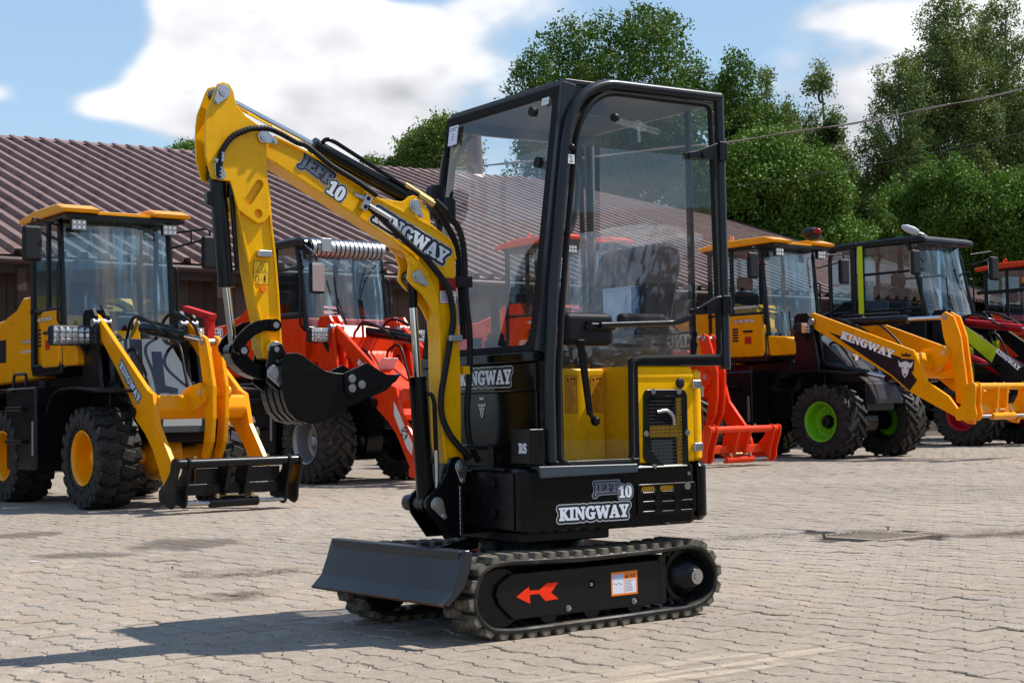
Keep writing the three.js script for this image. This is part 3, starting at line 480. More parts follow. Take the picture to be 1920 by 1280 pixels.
// ================================================================ street lamp and overhead cable
{
  const t = thing('street_lamp', 'grey street lamp head on a bent arm above the striped loader', 'street lamp'); t.position.set(13.6, 0, -50);
  part('pole', cyl([0, 0, 0], [0, 5.7, 0], 0.08, 0.05, 12), M.zinc, t); part('arm', hose([[0, 5.6, 0], [-0.1, 5.95, 0], [-0.45, 6.2, 0.1], [-0.7, 6.3, 0.1]], 0.03, 8, 20), M.zinc, t);
  part('lamp_head', [lathe([[0.001, 0], [0.09, 0.04], [0.13, 0.2], [0.12, 0.45], [0.05, 0.6], [0.001, 0.62]], 14).scale(1, 1, 0.6).rotateZ(1.18).translate(-0.6, 6.26, 0.1)], std(0.5, 0.5, 0.5, 0.5), t);
  const c = thing('overhead_cable', 'sagging twisted cable strung across the trees at the upper right', 'cable');
  const line = []; for (let i = 0; i <= 24; i++) { const k = i / 24; line.push([mix(-6, 34, k), mix(8.9, 16.6, k) - Math.sin(k * 3.14) * 1.5, mix(-53, -60, k)]); }
  part('strand', hose(line, 0.022, 6, 80), std(0.16, 0.13, 0.12, 0.8), c); part('strand', hose(line.map(([x, y, z], i) => [x + 0.02, y + 0.05 * Math.sin(i * 2.1), z + 0.05]), 0.017, 6, 80), std(0.22, 0.18, 0.16, 0.8), c);
  const c2 = thing('overhead_cable', 'thin dark wire strung lower behind the twisted cable', 'cable');
  part('strand', hose(line.map(([x, y, z]) => [x, y - 1.5, z - 1]), 0.012, 5, 60), std(0.03, 0.03, 0.03, 0.6), c2);
}

// ================================================================ hall across the yard, mirrored in the cab door
{
  const t = thing('workshop_hall', 'dark brown workshop hall across the yard, mirrored in the cab door glass', 'building'); t.position.set(40, 0, 14); t.rotation.y = -0.2;
  part('wall', bx(0, 12, 0, 4.6, -26, 26), std(0.075, 0.055, 0.045, 0.8), t); part('roof', [ex([[-0.8, 4.5], [6, 7.6], [12.8, 4.5], [12.8, 4.7], [6, 7.85], [-0.8, 4.7]], -26.6, 26.6, 0.01)], std(0.14, 0.09, 0.08, 0.7), t);
  for (const z of [-16, 0, 16]) part('gate', bx(-0.06, -0.01, 0, 3.6, z - 2, z + 2), std(0.16, 0.15, 0.14, 0.6), t);
}
// outlines measured in metres in the machine's own axes: x to its rear, y up, z to its left side
const D = {
  boom: [[-1.297,1.918],[-1.279,1.94],[-1.231,1.944],[-1.177,1.916],[-1.052,1.871],[-0.966,1.832],[-0.868,1.78],[-0.755,1.716],[-0.487,1.609],[-0.405,1.557],[-0.388,1.525],[-0.379,1.48],[-0.378,1.406],[-0.367,1.19],[-0.36,1.017],[-0.363,0.75],[-0.352,0.655],[-0.363,0.621],[-0.389,0.611],[-0.419,0.618],[-0.438,0.649],[-0.451,0.752],[-0.458,1.019],[-0.458,1.154],[-0.464,1.253],[-0.493,1.403],[-0.542,1.474],[-0.662,1.545],[-0.814,1.627],[-1.054,1.753],[-1.132,1.793],[-1.211,1.836]],
  boomUnder: [[-1.211,1.832],[-1.132,1.791],[-1.054,1.751],[-0.814,1.624],[-0.662,1.543],[-0.578,1.494],[-0.518,1.423],[-0.482,1.349],[-0.464,1.253],[-0.458,1.154],[-0.458,1.019],[-0.451,0.752],[-0.438,0.649]],
  boomLugTop: [[-0.748,1.711],[-0.693,1.706],[-0.628,1.701],[-0.61,1.708],[-0.593,1.724],[-0.571,1.73],[-0.551,1.723],[-0.527,1.698],[-0.5,1.674],[-0.492,1.601],[-0.507,1.607],[-0.748,1.7]],
  boomLugLow: [[-0.641,1.52],[-0.614,1.495],[-0.598,1.451],[-0.601,1.424],[-0.606,1.394],[-0.578,1.365],[-0.536,1.332],[-0.498,1.284],[-0.469,1.231],[-0.476,1.359],[-0.524,1.443]],
  armHead: [[-1.417,2.078],[-1.407,2.095],[-1.385,2.103],[-1.362,2.096],[-1.345,2.069],[-1.341,2.044],[-1.331,2.017],[-1.297,1.983],[-1.243,1.952],[-1.215,1.9],[-1.214,1.835],[-1.211,1.736],[-1.203,1.617],[-1.215,1.601],[-1.226,1.588],[-1.252,1.581],[-1.278,1.595],[-1.333,1.63],[-1.352,1.693],[-1.364,1.734],[-1.402,1.734],[-1.436,1.741],[-1.448,1.776],[-1.458,1.817],[-1.461,1.88],[-1.459,1.941],[-1.452,1.99],[-1.435,2.031]],
  armBox: [[-1.272,1.972],[-1.207,1.926],[-1.208,1.837],[-1.205,1.738],[-1.198,1.619],[-1.194,1.569],[-1.182,1.472],[-1.171,1.325],[-1.162,1.14],[-1.158,1.107],[-1.174,1.079],[-1.203,1.069],[-1.227,1.077],[-1.237,1.109],[-1.244,1.219],[-1.261,1.295],[-1.289,1.444],[-1.328,1.63],[-1.346,1.695],[-1.365,1.754],[-1.38,1.892]],
  bucket: [[-1.184,1.071],[-1.17,1.089],[-1.153,1.094],[-1.122,1.095],[-1.096,1.085],[-1.053,1.054],[-1.004,1.027],[-0.964,1.019],[-0.923,1.016],[-0.831,1.055],[-0.748,1.014],[-0.687,1.009],[-0.74,0.957],[-0.898,0.898],[-1.011,0.843],[-1.047,0.835],[-1.078,0.834],[-1.122,0.845],[-1.156,0.877],[-1.171,0.917],[-1.176,0.948],[-1.177,0.98],[-1.18,1.035]],
  bucketShell: [[-1.184,1.071],[-1.182,1.035],[-1.18,0.98],[-1.178,0.948],[-1.171,0.917],[-1.156,0.877],[-1.122,0.845],[-1.078,0.834],[-1.047,0.835],[-1.011,0.843],[-0.898,0.898],[-0.74,0.957],[-0.687,1.009]],
  bucketBolt: [[-0.898,0.997],[-0.898,0.96],[-0.856,0.974]],
  pins: [[-1.389,2.065],[-1.23,1.91],[-1.416,1.772],[-0.571,1.687],[-0.563,1.404],[-0.394,0.641],[-0.512,0.497],[-1.197,1.199],[-1.332,1.102],[-1.192,1.109],[-1.206,1.02]],
  bktcyl: [[-1.392,1.757],[-1.392,1.717],[-1.364,1.353],[-1.346,1.16],[-1.338,1.12]],
  liftcyl: [[-0.539,1.409],[-0.551,1.282],[-0.552,1.233],[-0.539,0.989],[-0.532,0.566],[-0.509,0.495]],
  armcyl: [[-1.353,2.05],[-1.316,2.033],[-0.991,1.903],[-0.604,1.741],[-0.538,1.7]],
  armpipe: [[-0.963,1.913],[-0.956,1.924],[-0.938,1.93],[-0.909,1.921],[-0.614,1.773],[-0.553,1.756]],
  hlink: [[-1.237,1.22],[-1.215,1.223],[-1.193,1.216],[-1.185,1.199],[-1.194,1.181],[-1.209,1.177],[-1.241,1.176],[-1.276,1.162],[-1.301,1.142],[-1.319,1.122],[-1.323,1.101],[-1.338,1.087],[-1.355,1.091],[-1.367,1.106],[-1.369,1.126],[-1.356,1.149],[-1.335,1.171],[-1.305,1.197],[-1.271,1.214]],
  lolink: [[-1.354,1.123],[-1.327,1.119],[-1.308,1.102],[-1.283,1.076],[-1.253,1.053],[-1.197,1.045],[-1.171,1.029],[-1.172,1.001],[-1.198,0.997],[-1.232,0.996],[-1.275,1.006],[-1.309,1.021],[-1.346,1.053],[-1.363,1.08]],
  bracket: [[-0.452,0.655],[-0.438,0.678],[-0.407,0.684],[-0.382,0.672],[-0.373,0.648],[-0.376,0.604],[-0.396,0.561],[-0.4,0.359],[-0.469,0.359],[-0.538,0.452],[-0.556,0.485],[-0.557,0.514],[-0.538,0.536],[-0.499,0.564],[-0.464,0.615]],
  hoseA: [[-1.412,1.736],[-1.411,1.768],[-1.409,1.808],[-1.406,1.833],[-1.398,1.849],[-1.376,1.881],[-1.35,1.905],[-1.32,1.92],[-1.289,1.932],[-1.254,1.938],[-1.21,1.94],[-1.165,1.927],[-1.091,1.896],[-1.063,1.891],[-0.954,1.822],[-0.846,1.768],[-0.751,1.715]],
  hoseB: [[-0.795,1.673],[-0.751,1.645],[-0.719,1.618],[-0.654,1.567],[-0.588,1.516],[-0.534,1.478],[-0.496,1.439],[-0.459,1.399],[-0.425,1.352],[-0.432,1.36],[-0.413,1.293],[-0.408,1.233],[-0.424,1.152],[-0.45,1.032],[-0.472,0.919],[-0.469,0.846],[-0.439,0.779],[-0.393,0.724],[-0.339,0.673]],
  hoseC: [[-0.466,1.717],[-0.423,1.684],[-0.385,1.645],[-0.355,1.609],[-0.338,1.561],[-0.33,1.504],[-0.328,1.41],[-0.327,1.376],[-0.321,1.28],[-0.311,1.192],[-0.314,1.021],[-0.33,0.851],[-0.316,0.728],[-0.278,0.659]],
  hoseD: [[-0.484,1.728],[-0.446,1.704],[-0.395,1.635],[-0.352,1.566],[-0.332,1.484],[-0.333,1.412],[-0.327,1.377],[-0.321,1.282],[-0.315,1.158]],
  lifthose: [[-0.53,0.933],[-0.511,0.93],[-0.499,0.906],[-0.493,0.82],[-0.491,0.72],[-0.491,0.634]],
  valve: [[-0.8,1.719],[-0.77,1.703],[-0.801,1.649],[-0.827,1.661]],
  armSticker: [[-1.273,1.437],[-1.208,1.441],[-1.2,1.357],[-1.265,1.353]],
  armClamp: [[-1.259,1.478],[-1.204,1.483],[-1.204,1.458],[-1.256,1.454]],
  boomWarn: [[-0.459,1.402],[-0.375,1.406],[-0.374,1.301],[-0.459,1.299]],
  boomClamp: [[-0.438,1.177],[-0.371,1.168],[-0.372,1.144],[-0.439,1.146]],
  tube: [[-0.196,0.66],[-0.199,0.965],[-0.194,1.047],[-0.19,1.097],[-0.169,1.361],[-0.144,1.547],[-0.109,1.813],[-0.09,1.947],[-0.072,2.019],[-0.047,2.072],[-0.012,2.114],[0.045,2.15],[0.12,2.175],[0.706,2.176],[0.71,1.636],[0.714,1.025]],
  door: [[-0.162,0.671],[-0.159,0.879],[-0.156,1.025],[-0.141,1.214],[-0.118,1.425],[-0.092,1.637],[-0.066,1.83],[-0.053,1.927],[-0.036,1.986],[-0.005,2.044],[0.036,2.095],[0.085,2.126],[0.139,2.14],[0.634,2.138],[0.654,2.122],[0.659,1.904],[0.674,1.092],[0.668,1.072],[0.246,1.064],[0.213,1.055],[0.201,1.025],[0.196,0.668],[0.18,0.648],[-0.132,0.65]],
  engine: [[0.207,1.032],[0.521,1.029],[0.598,0.989],[0.596,0.647],[0.207,0.647]],
  grilleOut: [[0.261,0.921],[0.275,0.938],[0.472,0.937],[0.488,0.919],[0.489,0.578],[0.357,0.583],[0.253,0.654]],
  grilleIn: [[0.286,0.91],[0.462,0.908],[0.459,0.599],[0.405,0.601],[0.344,0.638],[0.285,0.689]],
  grilleBolts: [[0.308,0.93],[0.443,0.928],[0.267,0.759],[0.484,0.758],[0.305,0.624],[0.481,0.591]],
  slots: [[0.264,0.499],[0.363,0.496],[0.46,0.497],[0.263,0.459],[0.362,0.457],[0.459,0.457],[0.265,0.535],[0.362,0.536]],
  hingeTop: [[0.511,1.925],[0.56,1.934],[0.679,1.977],[0.7,1.978],[0.698,1.906],[0.677,1.904],[0.559,1.9],[0.51,1.898]],
  hingeLow: [[0.505,1.268],[0.554,1.278],[0.658,1.327],[0.703,1.329],[0.7,1.254],[0.656,1.253],[0.525,1.246]],
  grab: [[-0.039,1.858],[-0.011,1.837],[0.001,1.797],[-0.01,1.689],[-0.029,1.608],[-0.071,1.562]],
  strut: [[-0.029,1.138],[-0.015,1.058],[0.017,0.839],[0.037,0.805]],
  strut2: [[0.162,2.066],[0.305,2.057],[0.592,2.048]],
  handle: [[0.115,1.204],[0.475,1.217],[0.52,1.237]],
  trackOut: [[-0.652,0.121],[-0.657,0.184],[-0.632,0.258],[-0.575,0.303],[-0.482,0.31],[-0.095,0.299],[0.332,0.302],[0.471,0.31],[0.577,0.286],[0.639,0.195],[0.644,0.133],[0.628,0.084],[0.561,0.039],[0.462,0.018],[0.122,0.02],[-0.348,-0.0],[-0.49,-0.004],[-0.581,0.015]],
  plate: [[-0.454,0.245],[0.308,0.244],[0.333,0.065],[-0.449,0.072],[-0.512,0.133],[-0.528,0.171],[-0.516,0.207]],
  arrow: [[-0.434,0.157],[-0.372,0.192],[-0.371,0.176],[-0.322,0.174],[-0.285,0.197],[-0.227,0.196],[-0.264,0.16],[-0.227,0.133],[-0.293,0.13],[-0.322,0.16],[-0.369,0.16],[-0.368,0.126]],
  tsticker: [[0.045,0.211],[0.186,0.212],[0.185,0.12],[0.043,0.119]],
  tbolts: [[-0.18,0.092],[0.164,0.089],[-0.056,0.174]],
  bladeEnd: [[-0.685,0.349],[-0.653,0.341],[-0.657,0.294],[-0.688,0.218],[-0.761,0.153],[-0.788,0.159],[-0.741,0.203],[-0.711,0.278],[-0.695,0.326]],
};
// ================================================================ mini excavator
const exc = thing('mini_excavator', 'yellow and black mini excavator on rubber tracks with a glazed cab', 'excavator');
exc.position.set(0.069, 0, -6.635);
exc.rotation.y = 0.5888;
const P3 = (a, z) => a.map(([x, y]) => [x, y, z]);
const washer = (x, y, z, ang, big = 0.03, len = 0.055) => {       // drop shaped pin plate with its pin head and bolt
  const c = Math.cos(ang), s = Math.sin(ang), o = []; for (let i = 0; i <= 10; i++) { const a = ang + Math.PI / 2 + (i / 10) * Math.PI; o.push([x + big * Math.cos(a), y + big * Math.sin(a)]); }
  const ex2 = x + c * len, ey2 = y + s * len, r2 = big * 0.42; for (let i = 0; i <= 6; i++) { const a = ang - Math.PI / 2 + (i / 6) * Math.PI; o.push([ex2 + r2 * Math.cos(a), ey2 + r2 * Math.sin(a)]); }
  return [ex(o, z, z + 0.007, 0.0015), zcyl(x, y, z + 0.006, z + 0.014, big * 0.64, 20), zcyl(x, y, z + 0.013, z + 0.0165, big * 0.34, 16), ...bolt(ex2, ey2, z + 0.006, 0.0085, 0.012)];
};
{
  // ---- undercarriage, turned a little against the house
  const uc = sub('undercarriage', exc); uc.rotation.y = 0.0745;
  part('centre_frame', [bx(-0.36, 0.36, 0.12, 0.30, -0.3, 0.3, 0.01), bx(-0.52, -0.25, 0.13, 0.22, -0.22, -0.12, 0.01), bx(-0.52, -0.25, 0.13, 0.22, 0.10, 0.20, 0.01), cyl([0, 0.26, 0], [0, 0.335, 0], 0.22, 0.22, 32), cyl([0, 0.33, 0], [0, 0.385, 0], 0.18, 0.18, 32)], M.satin, uc);
  part('blade_arm', [ex([[-0.68, 0.2], [-0.45, 0.16], [-0.25, 0.16], [-0.25, 0.22], [-0.45, 0.24], [-0.66, 0.3]], -0.2, -0.12), ex([[-0.68, 0.2], [-0.45, 0.16], [-0.25, 0.16], [-0.25, 0.22], [-0.45, 0.24], [-0.66, 0.3]], 0.1, 0.18), cyl([-0.64, 0.27, 0.0], [-0.3, 0.33, 0.0], 0.026, 0.026, 14)], M.satin, uc);
  // tracks
  const loop = fillet([[-0.652, 0.135], [-0.648, 0.2], [-0.618, 0.262], [-0.565, 0.296], [-0.482, 0.302], [-0.095, 0.290], [0.332, 0.294], [0.471, 0.303], [0.565, 0.28], [0.628, 0.195], [0.630, 0.14], [0.612, 0.085], [0.552, 0.044], [0.462, 0.024], [0.122, 0.021], [-0.348, 0.018], [-0.48, 0.019], [-0.575, 0.034], [-0.632, 0.085]], 0.05, true, 3).map((p) => [p.x, p.y]);
  const cx = -0.01, cy = 0.16, inner = loop.map(([x, y]) => { const d = Math.hypot(x - clamp(x, -0.48, 0.47), y - cy) || 1; return [x - (x - clamp(x, -0.48, 0.47)) / d * 0.022, y - (y - cy) / d * 0.022]; });
  const curve = new Poly(loop.map((p) => V(p[0], p[1], 0)), true), LUGS = 42;
  const lugA = new RoundedBoxGeometry(0.040, 0.024, 0.082, 1, 0.005), lugB = new THREE.BufferGeometry();
  const lugShape = (z0, z1) => { const g = ex([[-0.027, -0.006], [0.027, -0.006], [0.018, 0.021], [-0.018, 0.021]], z0, z1, 0.003); return g; };
  const lugL = lugShape(-0.088, 0.004), lugR = lugShape(-0.004, 0.088), guide = ex([[-0.016, 0], [0.016, 0], [0.008, -0.03], [-0.008, -0.03]], -0.022, 0.022, 0.002);
  for (const [side, zc] of [[1, 0.372], [-1, -0.385]]) {
    const tr = sub('track', uc); tr.position.z = zc;
    part('belt', ex(loop, -0.09, 0.09, 0.006, [inner.slice().reverse()]), M.trackRubber, tr);
    const gs = [];
    for (let i = 0; i < LUGS; i++) {
      for (const k of [0, 1]) {
        const t = ((i + k * 0.5) / LUGS) % 1, p = curve.getPoint(t), q = curve.getPoint((t + 0.004) % 1), a = Math.atan2(q.y - p.y, q.x - p.x);
        const m = part('lug', k ? lugR : lugL, M.lugRubber, tr); m.position.set(p.x, p.y, 0); m.rotation.z = a;
        if (!k) { const g = guide.clone().rotateZ(a).translate(p.x, p.y, 0); gs.push(g); }
      }
    }
    part('drive_lugs', gs, M.trackRubber, tr);
    part('idler', [zcyl(-0.5, 0.155, -0.05, 0.05, 0.112, 28)], M.satin, tr);
    const rol = []; for (const x of [-0.27, -0.05, 0.18]) rol.push(zcyl(x, 0.085, -0.06, 0.06, 0.045, 20)); part('roller', rol, M.satin, tr);
    const teeth = []; for (let i = 0; i < 11; i++) { const a = i / 11 * 6.283; teeth.push(box(0.03, 0.026, 0.03, 0.12, 0, 0).rotateZ(a).translate(0.5, 0.163, 0)); }
    part('sprocket', [zcyl(0.5, 0.163, -0.02, 0.02, 0.115, 28), ...teeth], M.satin, tr);
    const s = side;
    part('drive_hub', [lathe([[0.001, 0.082], [0.04, 0.08], [0.046, 0.066], [0.066, 0.060], [0.074, 0.036], [0.092, 0.026], [0.098, 0]], 28).rotateX(s * Math.PI / 2).translate(0.5, 0.163, 0)], M.satin, tr);
    part('hub_cap', [zcyl(0.5, 0.163, s * 0.076, s * 0.094, 0.032, 20), zcyl(0.5, 0.163, s * 0.09, s * 0.10, 0.018, 6), ...bolt(0.49, 0.172, s * 0.086, 0.006, 0.008, s), ...bolt(0.51, 0.155, s * 0.086, 0.006, 0.008, s)], M.zinc, tr);
    const z0 = s > 0 ? 0.056 : -0.068, z1 = s > 0 ? 0.068 : -0.056;
    part('side_plate', [ex(D.plate, z0, z1, 0.003, [rrect(-0.074, -0.036, 0.155, 0.194, 0.015).reverse()]), bx(-0.45, 0.31, 0.225, 0.245, -0.06, 0.062, 0.003), bx(0.308, 0.345, 0.065, 0.262, -0.06, 0.07, 0.003), bx(-0.35, 0.3, 0.09, 0.22, -0.055, 0.05)], M.satin, tr);
    part('grease_fitting', [zcyl(-0.055, 0.174, s * 0.05, s * 0.066, 0.008, 10)], M.brass, tr);
    part('side_bolts', [...bolt(-0.18, 0.092, s * 0.068, 0.009, 0.012, s), ...bolt(0.164, 0.09, s * 0.068, 0.009, 0.012, s)], M.zinc, tr);
    if (s > 0) { part('direction_arrow', ex(D.arrow, 0.0685, 0.0695, 0), M.arrow, tr); decal(TX.info, 'warning_sticker', 0.142, 0.094, [0.115, 0.165, 0.0705], tr, { solid: true }); }
  }
  // dozer blade
  const face = fillet([[-0.660, 0.350], [-0.690, 0.348], [-0.697, 0.320], [-0.712, 0.276], [-0.742, 0.204], [-0.792, 0.158], [-0.782, 0.151], [-0.728, 0.196], [-0.700, 0.272], [-0.683, 0.336], [-0.660, 0.338]], 0.004, true, 2).map((p) => [p.x, p.y]);
  const blade = part('dozer_blade', [ex(face, -0.47, 0.458, 0.002), bx(-0.70, -0.668, 0.31, 0.347, -0.45, 0.44, 0.004)], M.bladeSteel, uc);
  for (const z of [-0.474, 0.45]) part('end_plate', ex(D.bladeEnd.map(([x, y]) => [x, y]), z, z + 0.012, 0.002), M.bladeSteel, blade);
  part('cutting_edge', ex([[-0.793, 0.157], [-0.784, 0.150], [-0.765, 0.165], [-0.772, 0.174]], -0.47, 0.458, 0.001), M.rust, blade);
}
{
  // ---- house: lower skirt with slots, counterweight
  const pl = fillet([[-0.338, 0.448], [0.53, 0.448], [0.53, -0.515], [0.05, -0.515], [-0.338, -0.16]].map(([x, z]) => [x, z]), 0.05, true, 6).map((p) => [p.x, p.y]);
  const skirt = part('lower_body', [exY(pl, 0.385, 0.635, 0.012)], M.black, exc);
  part('vent_panel', ex(rrect(0.208, 0.515, 0.436, 0.556, 0.01), 0.4485, 0.4555, 0.0015, D.slots.map(([x, y]) => rrect(x - 0.038, x + 0.038, y - 0.0115, y + 0.0115, 0.011).reverse())), M.black, skirt);
  for (const [x, y] of D.slots.slice(6)) { decal(TX.stripes, 'hazard_strip', 0.024, 0.078, [x, y, 0.4497], skirt, { rz: Math.PI / 2, solid: true }); }
  const cwp = fillet([[0.532, 0.45], [0.585, 0.44], [0.612, 0.40], [0.625, 0.2], [0.625, -0.3], [0.6, -0.48], [0.532, -0.52]], 0.02, true, 3).map((p) => [p.x, p.y]);
  part('counterweight', [exY(cwp, 0.395, 0.64, 0.02)], M.black, exc);
  part('round_plug', [zcyl(0.464, 0.541, 0.447, 0.462, 0.016, 18)], M.zinc, skirt);
  decal(TX.king, 'lettering_sticker', 0.375, 0.094, [-0.008, 0.457, 0.4505], exc); decal(TX.jeff, 'model_sticker', 0.215, 0.094, [0.083, 0.54, 0.4507], exc);
  part('floor_sill', [ex([[-0.268, 0.600], [0.209, 0.606], [0.205, 0.640], [-0.275, 0.645]], 0.40, 0.462, 0.003), bx(-0.2, 0.53, 0.626, 0.65, -0.5, 0.40)], M.sillGrey, exc);
  part('slew_ring', [cyl([0, 0.335, 0], [0, 0.40, 0], 0.215, 0.215, 36)], M.satin, exc);
  part('belly_plate', [bx(-0.32, 0.12, 0.345, 0.392, -0.14, 0.38, 0.01)], M.satin, exc);
  part('hose_swivel', [cyl([-0.18, 0.35, 0.22], [-0.13, 0.35, 0.22], 0.028, 0.028, 14), hose([[-0.2, 0.36, 0.25], [-0.1, 0.345, 0.3], [0.05, 0.35, 0.28], [0.12, 0.36, 0.2]], 0.016, 8, 20)], M.hose, exc);
  // engine housing
  const eng = part('engine_cover', [ex([[0.212, 0.64], [0.53, 0.64], [0.53, 1.015], [0.515, 1.034], [0.215, 1.034]], -0.505, 0.436, 0.006), bx(0.214, 0.528, 0.985, 1.0, 0.432, 0.4395, 0.003)], M.yellow, exc);
  part('rear_cover', [exY(fillet([[0.5345, 0.436], [0.575, 0.430], [0.612, 0.38], [0.622, 0.2], [0.622, -0.3], [0.6, -0.46], [0.5345, -0.5]], 0.03, true, 4).map((p) => [p.x, p.y]), 0.642, 1.02, 0.012)], M.yellow, exc);
  decal(TX.stripes, 'hazard_stripe', 0.03, 0.38, [0.596, 0.80, 0.414], exc, { ry: 0.92, solid: true });
  const gr = sub('side_grille', exc);
  part('grille_frame', ex(fillet(D.grilleOut, 0.018, true, 3).map((p) => [p.x, p.y]), 0.434, 0.444, 0.002, [D.grilleIn.slice().reverse()]), M.satin, gr);
  part('opening', [ex(D.grilleIn, 0.4345, 0.4362, 0)], std(0.006, 0.006, 0.006, 0.9), gr);
  part('radiator', [ex(D.grilleIn.map(([x, y]) => [clamp(x, 0.30, 0.41), Math.min(y, 0.73)]), 0.4366, 0.4376, 0)], std(0.17, 0.18, 0.2, 0.45, 0.6), gr);
  part('shroud', [bx(0.29, 0.46, 0.742, 0.792, 0.4366, 0.4384), bx(0.432, 0.46, 0.61, 0.905, 0.4364, 0.4378)], M.yellow, gr);
  part('engine_hose', [hose([[0.33, 0.845, 0.438], [0.38, 0.85, 0.440], [0.412, 0.825, 0.440], [0.418, 0.79, 0.438]], 0.008, 8, 16)], M.steel, gr);
  const wires = []; for (let i = 0; i < 22; i++) { const y = 0.60 + i * 0.0145; wires.push(cyl([0.287, y, 0.4405], [0.462, y, 0.4405], 0.0014, 0.0014, 4)); } for (let i = 0; i < 26; i++) { const x = 0.29 + i * 0.0068; wires.push(cyl([x, 0.605 + Math.max(0, (0.36 - x) * 1.0), 0.4405], [x, 0.908, 0.4405], 0.0012, 0.0012, 4)); }
  part('wire_mesh', wires, M.plastic, gr); part('grille_bolts', D.grilleBolts.map(([x, y]) => bolt(x, y, 0.444, 0.009, 0.008)).flat(), M.zinc, gr);
  const lk = (y, name) => part(name, [box(0.046, 0.036, 0.018, 0.536, y, 0.446, 0.005), zcyl(0.54, y, 0.454, 0.462, 0.012, 14)], M.zinc, exc); lk(0.958, 'cover_lock'); lk(0.698, 'cover_lock');
  part('lock_key', [box(0.012, 0.045, 0.003, 0.551, 0.928, 0.466).rotateZ(0)], M.steel, exc); part('fuel_plug', [lathe([[0.001, 0.010], [0.016, 0.010], [0.022, 0.004], [0.022, 0]], 20).rotateX(Math.PI / 2).translate(0.456, 0.963, 0.4365)], M.plastic, exc);
  // seat box, seat, film
  part('seat_box', [bx(-0.03, 0.21, 0.65, 1.03, -0.35, 0.25, 0.012)], M.yellow, exc);
  decal(TX.label, 'instruction_label', 0.062, 0.155, [0.035, 0.925, 0.2515], exc, { solid: true }); decal(TX.label, 'instruction_label', 0.062, 0.155, [0.165, 0.925, 0.2515], exc, { solid: true });
  const seat = sub('seat', exc);
  part('cushion', [box(0.44, 0.1, 0.46, 0.40, 1.09, -0.02, 0.04)], M.seat, seat); part('backrest', [ex(fillet([[0.47, 1.12], [0.545, 1.54], [0.60, 1.585], [0.68, 1.575], [0.70, 1.5], [0.60, 1.10]], 0.05, true, 4).map((p) => [p.x, p.y]), -0.25, 0.2, 0.03)], M.seat, seat);
  part('armrest', [box(0.25, 0.05, 0.05, 0.45, 1.24, 0.2, 0.02)], M.seat, seat);
  const film = (w, h, d, x, y, z, s) => { const g = new THREE.BoxGeometry(w, h, d, 40, 48, 40), a = g.attributes.position; for (let i = 0; i < a.count; i++) { const X = a.getX(i), Y = a.getY(i), Z = a.getZ(i), n = Math.max(0, fbm(X * 9 + s, Y * 9, Z * 9, 3) - 0.42), rd = (1 - Math.abs(2 * vnoise(X * 17 + s + n * 3, Y * 13, Z * 17) - 1)) ** 5 + 0.6 * (1 - Math.abs(2 * vnoise(X * 34 + s, Y * 28 + n * 4, Z * 34) - 1)) ** 7, l = Math.hypot(X, Y, Z) || 1; a.setXYZ(i, X + X / l * (rd * 0.003 + n * 0.02), Y + Y / l * (rd * 0.003 + n * 0.02), Z + Z / l * (rd * 0.003 + n * 0.02)); } g.computeVertexNormals(); return g.translate(x, y, z); };
  part('plastic_wrap', [film(0.27, 0.55, 0.53, 0, 0, 0, 3).rotateZ(-0.17).translate(0.588, 1.365, -0.025), film(0.50, 0.16, 0.53, 0.40, 1.09, -0.02, 9)], M.film, seat);
  part('manual_box', [box(0.045, 0.16, 0.20, 0.472, 1.31, 0.03)], M.paper, seat); part('box_side', [box(0.041, 0.156, 0.004, 0.472, 1.31, 0.132)], std(0.05, 0.12, 0.28, 0.6), seat);
  // consoles, control boots, levers
  for (const z of [-0.22, 0.12]) { const c = sub('control_lever', exc); part('boot', lathe([[0.075, 0], [0.078, 0.02], [0.06, 0.03], [0.064, 0.05], [0.048, 0.06], [0.052, 0.08], [0.036, 0.09], [0.04, 0.11], [0.022, 0.12], [0.018, 0.2]], 20).translate(-0.02, 1.08, z), M.rubber, c); part('grip', [cyl([-0.02, 1.26, z], [-0.03, 1.36, z], 0.018, 0.024, 12)], M.plastic, c); }
  part('dashboard', [bx(-0.2, -0.06, 0.65, 1.09, -0.45, 0.34, 0.02), bx(-0.06, 0.02, 1.0, 1.09, -0.3, 0.2, 0.02)], M.plastic, exc);
  part('travel_lever', [cyl([-0.1, 1.09, 0.2], [-0.08, 1.22, 0.2], 0.008, 0.008, 8), cyl([-0.08, 1.21, 0.16], [-0.08, 1.21, 0.26], 0.012, 0.012, 10)], M.steel, exc);
  const pod = sub('arm_console', exc); part('pod', [box(0.25, 0.135, 0.06, 0.05, 1.185, 0.345, 0.03)], M.plastic, pod); part('pull_handle', [box(0.15, 0.03, 0.02, 0.09, 1.195, 0.385, 0.01), zcyl(0.03, 1.207, 0.375, 0.398, 0.01, 12)], M.satin, pod);
}
